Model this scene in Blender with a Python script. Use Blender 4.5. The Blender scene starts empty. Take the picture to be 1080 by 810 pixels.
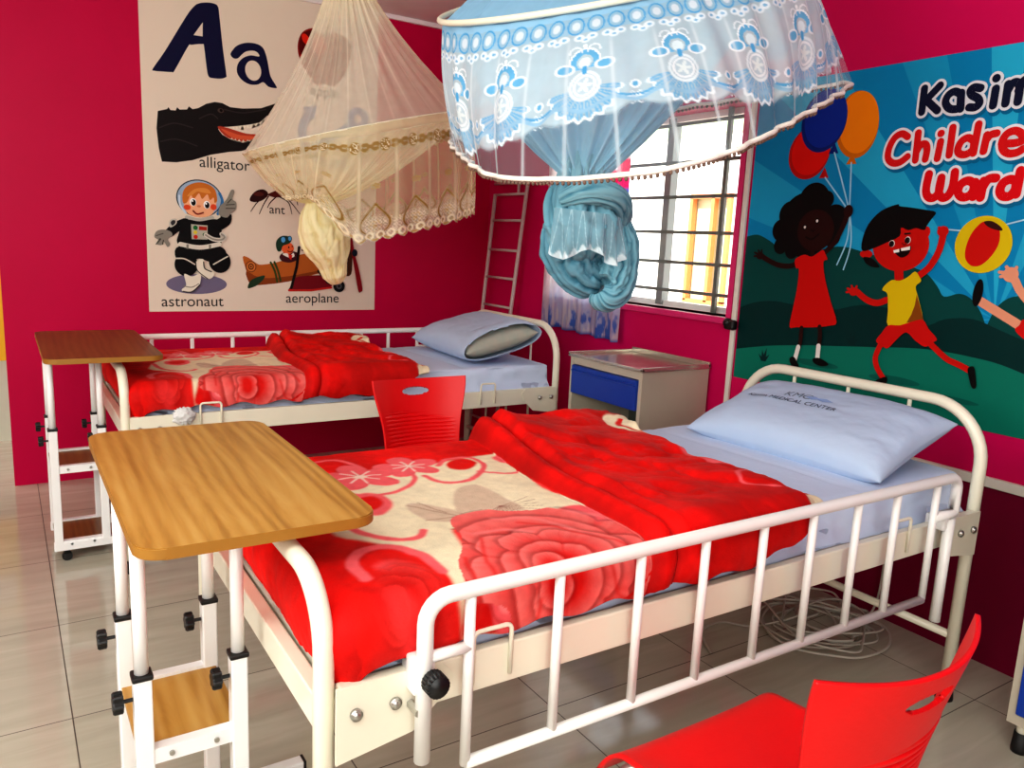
import bpy, bmesh, math, random
import numpy as np
from mathutils import Vector, Matrix
from mathutils.geometry import tessellate_polygon

random.seed(7)
rng = np.random.RandomState(7)
sc = bpy.context.scene
COL = sc.collection
PI = math.pi

# ------------------------------------------------------------------ helpers
def srgb(h):
    h = h.lstrip('#')
    o = []
    for i in (0, 2, 4):
        c = int(h[i:i + 2], 16) / 255.0
        o.append(c / 12.92 if c <= 0.04045 else ((c + 0.055) / 1.055) ** 2.4)
    return tuple(o)

MATS = {}
def mat(name, col, rough=0.5, metal=0.0, var=0.06, scale=12.0, bump=0.0, coat=0.0, spec=0.5, bscale=None):
    """principled material with a little procedural colour variation"""
    if name in MATS: return MATS[name]
    if isinstance(col, str): col = srgb(col)
    m = bpy.data.materials.new(name); m.use_nodes = True
    nt = m.node_tree; b = nt.nodes['Principled BSDF']
    b.inputs['Roughness'].default_value = rough
    b.inputs['Metallic'].default_value = metal
    b.inputs['Coat Weight'].default_value = coat
    b.inputs['Specular IOR Level'].default_value = spec
    tc = nt.nodes.new('ShaderNodeTexCoord')
    nz = nt.nodes.new('ShaderNodeTexNoise'); nz.inputs['Scale'].default_value = scale
    nz.inputs['Detail'].default_value = 4
    nt.links.new(tc.outputs['Object'], nz.inputs['Vector'])
    mx = nt.nodes.new('ShaderNodeMix'); mx.data_type = 'RGBA'
    mx.inputs['A'].default_value = (*[c * (1 - var) for c in col], 1)
    mx.inputs['B'].default_value = (*[min(1, c * (1 + var)) for c in col], 1)
    nt.links.new(nz.outputs['Fac'], mx.inputs['Factor'])
    nt.links.new(mx.outputs['Result'], b.inputs['Base Color'])
    if bump:
        nb = nt.nodes.new('ShaderNodeTexNoise'); nb.inputs['Scale'].default_value = bscale or scale * 4
        nt.links.new(tc.outputs['Object'], nb.inputs['Vector'])
        bp = nt.nodes.new('ShaderNodeBump'); bp.inputs['Strength'].default_value = bump
        bp.inputs['Distance'].default_value = 0.01
        nt.links.new(nb.outputs['Fac'], bp.inputs['Height'])
        nt.links.new(bp.outputs['Normal'], b.inputs['Normal'])
    MATS[name] = m
    return m

def link(name, me, m=None, parent=None, smooth=False):
    o = bpy.data.objects.new(name, me); COL.objects.link(o)
    if m is not None:
        for k in (m if isinstance(m, (list, tuple)) else [m]): me.materials.append(k)
    if parent is not None: o.parent = parent
    if smooth:
        for p in me.polygons: p.use_smooth = True
    return o

def obj(name, bm, m=None, parent=None, smooth=False, recalc=True, loc=None):
    if recalc: bmesh.ops.recalc_face_normals(bm, faces=bm.faces)
    me = bpy.data.meshes.new(name); bm.to_mesh(me); bm.free()
    o = link(name, me, m, parent, smooth)
    if loc is not None: o.location = loc
    return o

def auto_smooth(o, ang=40):
    me = o.data
    for p in me.polygons: p.use_smooth = True
    me.set_sharp_from_angle(angle=math.radians(ang))
    return o

def thing(name, label, cat, loc=(0, 0, 0), rz=0, group=None):
    o = bpy.data.objects.new(name, None); COL.objects.link(o)
    o.empty_display_size = 0.1
    o.location = loc; o.rotation_euler = (0, 0, rz)
    return tag(o, label, cat, group)

def tag(o, label, cat, group=None):
    o['label'] = label; o['category'] = cat
    if group: o['group'] = group
    return o

def struct(o):
    o['kind'] = 'structure'
    return o

def copy_tree(o, parent=None):
    c = o.copy(); COL.objects.link(c)
    if parent is not None: c.parent = parent
    for ch in list(o.children): copy_tree(ch, c)
    return c

def box(bm, lo, hi, bevel=0.0, seg=2):
    x0, y0, z0 = lo; x1, y1, z1 = hi
    vs = [bm.verts.new(p) for p in ((x0, y0, z0), (x1, y0, z0), (x1, y1, z0), (x0, y1, z0),
                                    (x0, y0, z1), (x1, y0, z1), (x1, y1, z1), (x0, y1, z1))]
    fs = [bm.faces.new([vs[i] for i in f]) for f in
          ((0, 3, 2, 1), (4, 5, 6, 7), (0, 1, 5, 4), (1, 2, 6, 5), (2, 3, 7, 6), (3, 0, 4, 7))]
    if bevel:
        es = list({e for f in fs for e in f.edges})
        bmesh.ops.bevel(bm, geom=es, offset=bevel, segments=seg, profile=0.5, affect='EDGES')
    return bm

def BM(): return bmesh.new()
def boxm(lo, hi, bevel=0.0, seg=2): return box(BM(), lo, hi, bevel, seg)

def fillet(pts, r, n=6):
    """round the corners of a polyline; r may be one radius or one per inner point"""
    P = [Vector(p) for p in pts]; out = [P[0]]
    for i in range(1, len(P) - 1):
        rr = r[i - 1] if isinstance(r, (list, tuple)) else r
        a = (P[i - 1] - P[i]); b = (P[i + 1] - P[i])
        la, lb = a.length, b.length; a.normalize(); b.normalize()
        ang = a.angle(b)
        if rr <= 0 or ang > PI - 0.02: out.append(P[i]); continue
        d = min(rr / math.tan(ang / 2), la * 0.49, lb * 0.49)
        rad = d * math.tan(ang / 2)
        c = P[i] + (a + b).normalized() * (rad / math.sin(ang / 2))
        p0 = P[i] + a * d; p1 = P[i] + b * d
        u = (p0 - c); v = (p1 - c); w = u.angle(v)
        for k in range(n + 1):
            t = k / n
            out.append(c + (u * math.sin((1 - t) * w) + v * math.sin(t * w)) / math.sin(w))
    out.append(P[-1])
    return out

def tube(bm, pts, r, seg=12, cap=True, closed=False, flat=None):
    """sweep a circle along pts. r: number or list. flat=(a,b): box section instead"""
    P = [Vector(p) for p in pts]; n = len(P)
    T = []
    for i in range(n):
        if closed: t = P[(i + 1) % n] - P[i - 1]
        else: t = P[min(i + 1, n - 1)] - P[max(i - 1, 0)]
        T.append(t.normalized())
    up = Vector((0, 0, 1)) if abs(T[0].z) < 0.9 else Vector((0, 1, 0))
    N = (up - T[0] * up.dot(T[0])).normalized()
    rings = []
    for i in range(n):
        N = (N - T[i] * N.dot(T[i])).normalized()
        B = T[i].cross(N)
        rr = r[i] if isinstance(r, (list, tuple)) else r
        ring = []
        if flat:
            a, b = flat
            for s, t in ((-1, -1), (1, -1), (1, 1), (-1, 1)):
                ring.append(bm.verts.new(P[i] + N * (a * s) + B * (b * t)))
        else:
            for k in range(seg):
                a = 2 * PI * k / seg
                ring.append(bm.verts.new(P[i] + (N * math.cos(a) + B * math.sin(a)) * rr))
        rings.append(ring)
    m = len(rings[0])
    for i in range(n if closed else n - 1):
        A, Bq = rings[i], rings[(i + 1) % n]
        for k in range(m):
            bm.faces.new((A[k], A[(k + 1) % m], Bq[(k + 1) % m], Bq[k]))
    if cap and not closed:
        bm.faces.new(rings[0][::-1]); bm.faces.new(rings[-1])
    return bm

def tubem(*a, **k): return tube(BM(), *a, **k)

def cyl(bm, p0, p1, r, seg=14): return tube(bm, [p0, p1], r, seg)

def ball(bm, c, r, sub=2):
    M = Matrix.Translation(c) @ (Matrix.Diagonal((*r, 1)) if isinstance(r, (list, tuple)) else Matrix.Scale(r, 4))
    bmesh.ops.create_icosphere(bm, subdivisions=sub, radius=1.0, matrix=M)
    return bm

def cr(pts, n=6, closed=True):
    """Catmull-Rom through 2D/3D points"""
    P = [np.array(p, float) for p in pts]; N = len(P); out = []
    rngi = range(N) if closed else range(N - 1)
    for i in rngi:
        p0 = P[(i - 1) % N] if closed or i > 0 else P[i]
        p1 = P[i]; p2 = P[(i + 1) % N]
        p3 = P[(i + 2) % N] if closed or i + 2 < N else p2
        for k in range(n):
            t = k / n
            out.append(0.5 * ((2 * p1) + (-p0 + p2) * t + (2 * p0 - 5 * p1 + 4 * p2 - p3) * t * t + (-p0 + 3 * p1 - 3 * p2 + p3) * t ** 3))
    if not closed: out.append(P[-1])
    return [tuple(float(c) for c in p) for p in out]

# ------------------------------------------------------------------ render look, camera
sc.view_settings.view_transform = 'Standard'
sc.view_settings.look = 'None'
try: sc.view_settings.look = 'Medium High Contrast'
except TypeError: pass
sc.view_settings.exposure = -0.02
sc.cycles.use_denoising = True
sc.cycles.max_bounces = 10
sc.cycles.diffuse_bounces = 5
sc.cycles.glossy_bounces = 4
sc.cycles.transmission_bounces = 6
sc.cycles.transparent_max_bounces = 24
sc.cycles.sample_clamp_indirect = 6.0
sc.cycles.caustics_reflective = False
sc.cycles.caustics_refractive = False

cam = bpy.data.cameras.new('camera'); camo = bpy.data.objects.new('camera', cam); COL.objects.link(camo)
cam.sensor_fit = 'HORIZONTAL'; cam.sensor_width = 36.0
cam.lens = 830.3818 / 1080 * 36.0
cam.clip_start = 0.02; cam.clip_end = 100
_y, _p, _r = (math.radians(a) for a in (-33.1003, -10.3004, 2.6658))
fw = Vector((-math.sin(_y) * math.cos(_p), math.cos(_y) * math.cos(_p), math.sin(_p)))
rt = Vector((math.cos(_y), math.sin(_y), 0)); up = rt.cross(fw)
r2 = rt * math.cos(_r) + up * math.sin(_r); u2 = up * math.cos(_r) - rt * math.sin(_r)
M = Matrix((( r2.x, u2.x, -fw.x, -2.7515), (r2.y, u2.y, -fw.y, -4.6001), (r2.z, u2.z, -fw.z, 1.3509), (0, 0, 0, 1)))
camo.matrix_world = M
sc.camera = camo

# ------------------------------------------------------------------ setting materials
def wall_mat(name, base, dark):
    m = bpy.data.materials.new(name); m.use_nodes = True; nt = m.node_tree; b = nt.nodes['Principled BSDF']
    tc = nt.nodes.new('ShaderNodeTexCoord')
    nz = nt.nodes.new('ShaderNodeTexNoise'); nz.inputs['Scale'].default_value = 2.2; nz.inputs['Detail'].default_value = 6
    nt.links.new(tc.outputs['Object'], nz.inputs['Vector'])
    mx = nt.nodes.new('ShaderNodeMix'); mx.data_type = 'RGBA'
    mx.inputs['A'].default_value = (*srgb(dark), 1); mx.inputs['B'].default_value = (*srgb(base), 1)
    nt.links.new(nz.outputs['Fac'], mx.inputs['Factor']); nt.links.new(mx.outputs['Result'], b.inputs['Base Color'])
    b.inputs['Roughness'].default_value = 0.45
    b.inputs['Specular IOR Level'].default_value = 0.15
    n2 = nt.nodes.new('ShaderNodeTexNoise'); n2.inputs['Scale'].default_value = 60
    nt.links.new(tc.outputs['Object'], n2.inputs['Vector'])
    bp = nt.nodes.new('ShaderNodeBump'); bp.inputs['Strength'].default_value = 0.08; bp.inputs['Distance'].default_value = 0.005
    nt.links.new(n2.outputs['Fac'], bp.inputs['Height']); nt.links.new(bp.outputs['Normal'], b.inputs['Normal'])
    return m
WALL = wall_mat('pink_wall_paint', '#c8004a', '#bb0040')
PINKTRIM = mat('pink_trim_paint', '#d92a72', 0.4)
CEIL = mat('ceiling_paint', '#ece6e4', 0.7, var=0.02)
WHITE = mat('white_powder_coat', '#eceae6', 0.3, var=0.03, coat=0.2)
CREAM = mat('cream_powder_coat', '#e9e3cf', 0.32, var=0.03, coat=0.2)
BLACK = mat('black_plastic', '#0c0c0e', 0.45)
RUBBER = mat('black_rubber', '#060607', 0.6)
STEEL = mat('zinc_bolt_steel', '#b8b6b0', 0.3, 0.9)

def floor_mat():
    m = bpy.data.materials.new('beige_floor_tiles'); m.use_nodes = True; nt = m.node_tree; b = nt.nodes['Principled BSDF']
    L = nt.links.new
    tc = nt.nodes.new('ShaderNodeTexCoord'); mp = nt.nodes.new('ShaderNodeMapping')
    mp.inputs['Location'].default_value = (2.6577 / 0.6 + 10, 2.3176 / 0.6 + 10, 0)
    mp.inputs['Scale'].default_value = (1 / 0.6, 1 / 0.6, 1)
    L(tc.outputs['Object'], mp.inputs['Vector'])
    sp = nt.nodes.new('ShaderNodeSeparateXYZ'); L(mp.outputs['Vector'], sp.inputs[0])
    def math_(op, a, bb=None, c=None):
        n = nt.nodes.new('ShaderNodeMath'); n.operation = op
        for i, v in enumerate((a, bb, c)):
            if v is None: continue
            if isinstance(v, (int, float)): n.inputs[i].default_value = v
            else: L(v, n.inputs[i])
        return n.outputs[0]
    def groove(c):
        f = math_('FRACT', c); d = math_('ABSOLUTE', math_('SUBTRACT', f, 0.5))
        return math_('GREATER_THAN', d, 0.5 - 0.0028)
    g = math_('MAXIMUM', groove(sp.outputs[0]), groove(sp.outputs[1]))
    wn = nt.nodes.new('ShaderNodeTexWhiteNoise'); wn.noise_dimensions = '2D'
    fl = nt.nodes.new('ShaderNodeVectorMath'); fl.operation = 'FLOOR'; L(mp.outputs['Vector'], fl.inputs[0]); L(fl.outputs[0], wn.inputs['Vector'])
    m2 = nt.nodes.new('ShaderNodeMapping'); m2.inputs['Scale'].default_value = (1.2, 9, 1); L(tc.outputs['Object'], m2.inputs['Vector'])
    nz = nt.nodes.new('ShaderNodeTexNoise'); nz.inputs['Scale'].default_value = 2.0; nz.inputs['Detail'].default_value = 7; nz.inputs['Distortion'].default_value = 0.6
    L(m2.outputs['Vector'], nz.inputs['Vector'])
    rp = nt.nodes.new('ShaderNodeValToRGB')
    rp.color_ramp.elements[0].position = 0.3; rp.color_ramp.elements[0].color = (*srgb('#b4ae9d'), 1)
    rp.color_ramp.elements[1].position = 0.75; rp.color_ramp.elements[1].color = (*srgb('#c6c0af'), 1)
    L(nz.outputs['Fac'], rp.inputs['Fac'])
    br = nt.nodes.new('ShaderNodeMix'); br.data_type = 'RGBA'; br.blend_type = 'MULTIPLY'; br.inputs['Factor'].default_value = 1
    L(rp.outputs['Color'], br.inputs['A'])
    tv = math_('ADD', math_('MULTIPLY', wn.outputs['Value'], 0.07), 0.93)
    cb = nt.nodes.new('ShaderNodeCombineXYZ')
    for i in range(3): L(tv, cb.inputs[i])
    L(cb.outputs[0], br.inputs['B'])
    mg = nt.nodes.new('ShaderNodeMix'); mg.data_type = 'RGBA'
    L(g, mg.inputs['Factor']); L(br.outputs['Result'], mg.inputs['A']); mg.inputs['B'].default_value = (*srgb('#4a4038'), 1)
    L(mg.outputs['Result'], b.inputs['Base Color'])
    L(math_('ADD', math_('MULTIPLY', g, 0.5), 0.09), b.inputs['Roughness'])
    b.inputs['Specular IOR Level'].default_value = 0.6
    return m

# ------------------------------------------------------------------ room shell
H = 2.63
WX0, WX1 = -5.2, 0.0
WY0 = -7.0
WT = 0.2
struct(obj('floor', boxm((WX0 - 0.4, WY0 - 0.4, -0.1), (WT, 2.6, 0)), floor_mat()))
struct(obj('ceiling', boxm((WX0 - 0.4, WY0 - 0.4, H), (WT, 2.6, H + 0.12)), CEIL))
# back wall with the doorway at its left end
bm = BM()
box(bm, (-2.757, 0, 0), (WT, WT, H))
box(bm, (WX0 - 0.2, 0, 0), (-3.75, WT, H))
box(bm, (-3.75, 0, 2.15), (-2.757, WT, H))
struct(obj('wall_back', bm, WALL))
# window wall
WY_A, WY_B, WZ_A, WZ_B = -0.80, -2.135, 1.055, 1.995
bm = BM()
box(bm, (0, WY_A, 0), (WT, 0, H))
box(bm, (0, WY0 - 0.2, 0), (WT, WY_B, H))
box(bm, (0, WY_B, 0), (WT, WY_A, WZ_A))
box(bm, (0, WY_B, WZ_B), (WT, WY_A, H))
WALLR = wall_mat('pink_window_wall_paint', '#d0085c', '#c60452')
struct(obj('wall_right', bm, WALLR))
struct(obj('wall_left', boxm((WX0 - 0.2, WY0, 0), (WX0, 0, H)), mat('pale_wall_paint', '#d8c4c4', 0.6)))
struct(obj('wall_front', boxm((WX0 - 0.2, WY0 - 0.2, 0), (0, WY0, H)), mat('pale_wall_paint', '#d8c4c4', 0.6)))
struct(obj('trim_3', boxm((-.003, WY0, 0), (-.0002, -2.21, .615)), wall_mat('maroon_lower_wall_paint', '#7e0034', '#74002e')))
# ceiling cornice along the back wall
struct(obj('trim_1', boxm((-2.757, -0.022, H - 0.026), (0, 0, H), 0.004), mat('white_trim', '#efe6e6', 0.5)))
bm = BM()
for yy in (-0.62, -1.24):
    box(bm, (WX0, yy - 0.012, H - 0.006), (0, yy + 0.012, H), 0.002)
struct(obj('trim_2', bm, mat('white_trim', '#efe6e6', 0.5)))

# adjoining room seen through the doorway
struct(obj('wall_far_left', boxm((-5.6, 0.2, 0), (-5.4, 1.0, H)), mat('pale_green_plaster', '#cfd6c4', 0.7)))
struct(obj('wall_far', boxm((-5.6, 1.0, 0), (WT, 1.2, H)), mat('pale_green_plaster', '#cfd6c4', 0.7)))
t = thing('wall_chart', 'yellow and white wall chart seen through the doorway at left edge', 'poster', (-3.1, .998, .50))
obj('chart_sheet', boxm((-0.6, -0.008, 0), (0.36, 0, 0.62)), mat('chart_yellow', '#f2c21c', 0.5), t)
obj('chart_panel', boxm((-0.56, -0.011, 0.36), (0.32, -0.0082, 0.58)), mat('chart_white', '#f4efe0', 0.5), t)

# window: frame, sash with pane, sill
wf = BM()
fx0, fx1 = 0.115, 0.16
box(wf, (fx0, WY_B, WZ_A), (fx1, WY_B + 0.035, WZ_B)); box(wf, (fx0, WY_A - 0.035, WZ_A), (fx1, WY_A, WZ_B))
box(wf, (fx0, WY_B, WZ_B - 0.03), (fx1, WY_A, WZ_B)); box(wf, (fx0, WY_B, WZ_A), (fx1, WY_A, WZ_A + 0.03))
win = struct(obj('window_1', wf, mat('white_window_frame', '#f4f2ee', 0.4)))
def glass_mat():
    m = bpy.data.materials.new('window_glass'); m.use_nodes = True; nt = m.node_tree; nt.nodes.clear()
    out = nt.nodes.new('ShaderNodeOutputMaterial'); mx = nt.nodes.new('ShaderNodeMixShader')
    tr = nt.nodes.new('ShaderNodeBsdfTransparent'); gl = nt.nodes.new('ShaderNodeBsdfGlossy'); fr = nt.nodes.new('ShaderNodeFresnel')
    gl.inputs['Roughness'].default_value = 0.02; fr.inputs['IOR'].default_value = 1.45
    nt.links.new(fr.outputs[0], mx.inputs[0]); nt.links.new(tr.outputs[0], mx.inputs[1]); nt.links.new(gl.outputs[0], mx.inputs[2])
    nt.links.new(mx.outputs[0], out.inputs[0])
    return m
bm = BM(); bm.faces.new([bm.verts.new(q) for q in ((.138, WY_B + .03, WZ_A + .03), (.138, WY_B + .03, WZ_B - .03), (.138, WY_A - .03, WZ_B - .03), (.138, WY_A - .03, WZ_A + .03))])
obj('pane', bm, glass_mat(), win, recalc=False)
obj('mullion', boxm((0.10, -1.595, WZ_A + 0.01), (0.15, -1.55, WZ_B - 0.01), 0.003), mat('grey_mullion', '#8f9492', 0.4, 0.3), win)
obj('reveal_frame', box(box(box(BM(), (-0.012, WY_B - 0.03, WZ_A - 0.03), (0.02, WY_B, WZ_B + 0.03)),
    (-0.012, WY_A, WZ_A - 0.03), (0.02, WY_A + 0.03, WZ_B + 0.03)), (-0.012, WY_B, WZ_B), (0.02, WY_A, WZ_B + 0.03)), PINKTRIM, win)
obj('sill', boxm((-0.03, WY_B - 0.035, WZ_A - 0.03), (0.115, WY_A + 0.03, WZ_A), 0.004), PINKTRIM, win)
# grille
gr = thing('window_grille', 'grey steel burglar grille of horizontal bars in the bright window', 'window grille', (0.08, -1.54, WZ_A))
GM = mat('grey_grille_paint', '#6f7670', 0.45, 0.2)
for z in (1.143, 1.283, 1.43, 1.60, 1.765, 1.945):
    obj('bar', boxm((-0.006, -0.56, z - WZ_A - 0.008), (0.006, 0.72, z - WZ_A + 0.008)), GM, gr)
for y in (-0.435, 0.42):
    obj('upright', boxm((-0.008, y - 0.011, 0.002), (0.008, y + 0.011, WZ_B - WZ_A - 0.002)), GM, gr)

# exterior: sunlit building across a yard
struct(obj('ground_outside', boxm((WT, -12, -0.15), (14, 10, -0.05)), mat('yard_concrete', '#d9d2c0', 0.8)))
OUTW = mat('outside_white_wall', '#f5f2ea', 0.8)
hs = thing('building', 'sunlit white building with an orange framed window beyond the grille', 'building', (4.4, 0, -0.05))
obj('facade', box(box(box(box(BM(), (0, -6, 0), (0.3, 1.87, 5)), (0, 2.52, 0), (0.3, 12, 5)), (0, 1.87, 0), (0.3, 2.52, 0.78)), (0, 1.87, 2.05), (0.3, 2.52, 5)), OUTW, hs)
obj('green_band', boxm((-0.03, -6, 2.75), (0, 12, 3.05)), mat('outside_green_band', '#b9d3a4', 0.7), hs)
ORG = mat('outside_orange_frame', '#ea8a50', 0.5)
of = BM()
for y in (1.87, 2.12, 2.47): box(of, (-0.05, y, 0.78), (0.02, y + 0.05, 2.05))
box(of, (-0.05, 1.87, 2.0), (0.02, 2.52, 2.055)); box(of, (-0.05, 1.87, 0.75), (0.02, 2.52, 0.80))
obj('window_frame', of, ORG, hs)
obj('window_pane', boxm((0.05, 1.87, 0.78), (0.06, 2.52, 2.05)), mat('outside_pane', '#cfd8b0', 0.3), hs)

# conduits on the window wall
TRK = mat('white_trunking', '#e4ddd2', 0.4)
t = thing('cable_trunking', 'thin white vertical cable trunking between window and mural', 'cable trunking', (-0.001, -2.185, 0.3))
obj('trunk', boxm((-0.016, -0.012, 0), (-0.001, 0.012, 2.3), 0.003), TRK, t)
obj('switch', ball(box(BM(), (-0.05, -0.035, 0.705), (-0.017, 0.028, 0.75), 0.012), (-0.035, 0.012, 0.735), 0.022), BLACK, t)['label'] = 'black connector lump'
t = thing('cable_trunking', 'white horizontal cable trunking behind the near bed headboard', 'cable trunking', (-0.001, -2.21, 0.63))
obj('trunk', boxm((-0.02, -2.6, -0.017), (-0.001, 0, 0.017), 0.003), TRK, t)

# ------------------------------------------------------------------ hospital beds
def rail_panel(parent, y, dz, ys, clamp=True):
    """lift-up side rail: outer tube, balusters, lower tube, clamps, knob. ys=-1 near, +1 far"""
    fr = obj('side_rail', tubem(fillet([(-.852, y, .47 + dz), (-.852, y, .765 + dz), (.778, y, .768 + dz), (.778, y, .665 + dz), (.676, y, .665 + dz)], [.045, .035, .012], 6), .0145, 14), WHITE, parent, True)
    obj('lower_rail', tubem(fillet([(-.852, y, .66 + dz), (-.767, y, .66 + dz)], 0), .010), WHITE, fr, True)
    obj('lower_rail', tubem(fillet([(-.767, y, .436 + dz), (.676, y, .428 + dz)], .0), .0115), WHITE, fr, True)
    for x in (-.767, -.578, -.38, -.20, -.018, .155, .327, .493, .678):
        obj('baluster', tubem([(x, y, .434 + dz if x < .6 else .43 + dz), (x, y, .767 + dz)], .0098), WHITE, fr, True)
    if clamp:
        yi = y - ys * .03
        c = BM()
        box(c, (-.872, min(y, yi) - .004, .595), (-.832, max(y, yi) + .004, .66), .006)
        box(c, (-.866, min(y, yi - ys * .03), .60), (-.838, max(y, yi - ys * .03), .64), .003)
        o = obj('clamp', c, WHITE, fr); auto_smooth(o)
        k = BM(); cyl(k, (-.845, y + ys * .012, .626), (-.845, y + ys * .045, .626), .021, 20)
        bmesh.ops.bevel(k, geom=[e for e in k.edges], offset=.004, segments=2, affect='EDGES')
        obj('knob', k, BLACK, fr, True)
        c = BM()
        box(c, (.735, min(y, yi) - .003, .615), (.80, max(y, yi) + .003, .655), .008)
        box(c, (.75, min(y, yi - ys * .03), .615), (.785, max(y, yi - ys * .03), .65), .003)
        obj('clamp', c, WHITE, fr)
        obj('sleeve', tubem([(.765, y, .65), (.765, y, .345)], .0145), WHITE, fr, True)
        b = BM(); cyl(b, (-.862, y + ys * .006, .565), (-.862, y - ys * .03, .565), .008, 6)
        obj('bolt', b, STEEL, fr)

def make_bed(name, label, loc, near_rail, far_rail, fdz):
    t = thing(name, label, 'hospital bed', loc, 0, 'white steel hospital beds')
    hx, fx, w = 1.006, -1.006, .45
    # headboard arch
    hb = obj('headboard', tubem(fillet([(hx, -w, .03), (hx, -w, .93), (hx, w, .93), (hx, w, .03)], .17, 10), .018, 16), CREAM, t, True)
    obj('cross_rail', tubem([(hx, -w, .21), (hx, w, .21)], .013), CREAM, hb, True)
    for y in (-.21, .01, .23):
        obj('bar', tubem([(hx, y, .21), (hx, y, .93)], .0065), CREAM, hb, True)
    fb = obj('footboard', tubem(fillet([(fx, -w, .03), (fx, -w, .797), (fx, w, .797), (fx, w, .03)], .115, 10), .0175, 16), CREAM, t, True)
    for x in (hx, fx):
        for y in (-w, w):
            b = BM(); tube(b, [(x, y, .0), (x, y, .008), (x, y, .045), (x, y, .05)], [.026, .0265, .022, .02], 18)
            obj('rubber_foot', b, RUBBER, t, True)
    # side beams with gusset plates and bolts
    for s in (-1, 1):
        y0 = s * (w - .0); y1 = s * (w + .022)
        b = BM()
        box(b, (fx + .02, min(y0, y1), .545), (hx - .02, max(y0, y1), .624), .003)
        bo = obj('side_beam', b, CREAM, t)
        for x, d in ((fx, 1), (hx, -1)):
            g = BM(); ya = s * (w + .0225); yb = s * (w + .028)
            prof = [(0.012, .626), (.20, .628), (.225, .60), (.20, .555), (.15, .51), (0.012, .49)]
            f0 = [g.verts.new((x + d * px, ya, pz)) for px, pz in prof]; f1 = [g.verts.new((x + d * px, yb, pz)) for px, pz in prof]
            g.faces.new(f0); g.faces.new(f1)
            for i in range(6): g.faces.new((f0[i], f0[(i + 1) % 6], f1[(i + 1) % 6], f1[i]))
            obj('gusset_plate', g, CREAM, bo)
            for bx in (.045, .115):
                q = BM(); cyl(q, (x + d * bx, yb, .575), (x + d * bx, yb + s * .007, .575), .0105, 16)
                ball(q, (x + d * bx, yb + s * .006, .575), (.0085, .006, .0085))
                obj('bolt', q, STEEL, bo, True)
        for cx in (-.70, .585):
            yy = s * (w + .027)
            obj('hook', tubem(fillet([(cx - .04, yy, .565), (cx - .04, yy, .664), (cx + .04, yy, .664), (cx + .04, yy, .565)], .012), .0045, 8), CREAM, bo, True)
    for x in (fx, hx):
        obj('end_beam', boxm((x - .014, -w + .01, .545), (x + .014, w - .01, .605), .003), CREAM, t)
    obj('deck', boxm((fx + .02, -w + .004, .59), (hx - .02, w - .004, .612), .004), mat('grey_deck', '#b9b3a6', 0.5), t)
    if near_rail: rail_panel(t, -.507, 0, -1)
    if far_rail: rail_panel(t, .507, fdz, 1)
    return t

B1 = (-1.3435, -3.0128, 0); B2 = (-1.3815, -.9143, 0)
make_bed('hospital_bed', 'white steel hospital bed in foreground with raised barred side rail facing camera', B1, True, False, 0)
make_bed('hospital_bed', 'white steel hospital bed along the alphabet poster wall, open near side', B2, False, True, .04)

# ------------------------------------------------------------------ cloth with per-vertex colour
def vcol_mat(name, rough=0.8, sheen=0.0, bump=0.0, bscale=300, spec=0.2):
    if name in MATS: return MATS[name]
    m = bpy.data.materials.new(name); m.use_nodes = True; nt = m.node_tree; b = nt.nodes['Principled BSDF']
    a = nt.nodes.new('ShaderNodeAttribute'); a.attribute_name = 'Col'
    tc = nt.nodes.new('ShaderNodeTexCoord'); nz = nt.nodes.new('ShaderNodeTexNoise'); nz.inputs['Scale'].default_value = bscale / 6; nz.inputs['Detail'].default_value = 3
    nt.links.new(tc.outputs['Object'], nz.inputs['Vector'])
    mr = nt.nodes.new('ShaderNodeMapRange'); mr.inputs['To Min'].default_value = 0.82; mr.inputs['To Max'].default_value = 1.12
    nt.links.new(nz.outputs['Fac'], mr.inputs['Value'])
    vm = nt.nodes.new('ShaderNodeVectorMath'); vm.operation = 'SCALE'
    nt.links.new(a.outputs['Color'], vm.inputs[0]); nt.links.new(mr.outputs[0], vm.inputs['Scale'])
    nt.links.new(vm.outputs[0], b.inputs['Base Color'])
    b.inputs['Roughness'].default_value = rough; b.inputs['Specular IOR Level'].default_value = spec
    b.inputs['Sheen Weight'].default_value = sheen
    if bump:
        n2 = nt.nodes.new('ShaderNodeTexNoise'); n2.inputs['Scale'].default_value = bscale
        nt.links.new(tc.outputs['Object'], n2.inputs['Vector'])
        bp = nt.nodes.new('ShaderNodeBump'); bp.inputs['Strength'].default_value = bump; bp.inputs['Distance'].default_value = 0.004
        nt.links.new(n2.outputs['Fac'], bp.inputs['Height']); nt.links.new(bp.outputs['Normal'], b.inputs['Normal'])
    MATS[name] = m
    return m

def grid_mesh(name, P, closed_u=False, cols=None, extra=None):
    """P: (nu,nv,3) array"""
    nu, nv = P.shape[:2]
    me = bpy.data.meshes.new(name)
    idx = np.arange(nu * nv).reshape(nu, nv)
    if closed_u: a = idx; b = np.roll(idx, -1, 0)
    else: a = idx[:-1]; b = idx[1:]
    F = np.stack([a[:, :-1], b[:, :-1], b[:, 1:], a[:, 1:]], -1).reshape(-1, 4)
    me.from_pydata(P.reshape(-1, 3).tolist(), [], F.tolist())
    if cols is not None:
        at = me.color_attributes.new('Col', 'FLOAT_COLOR', 'POINT')
        c = np.ones((nu * nv, 4), np.float32); c[:, :cols.shape[-1]] = cols.reshape(-1, cols.shape[-1])
        at.data.foreach_set('color', c.ravel())
    me.polygons.foreach_set('use_smooth', [True] * len(me.polygons))
    me.update()
    return me

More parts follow.
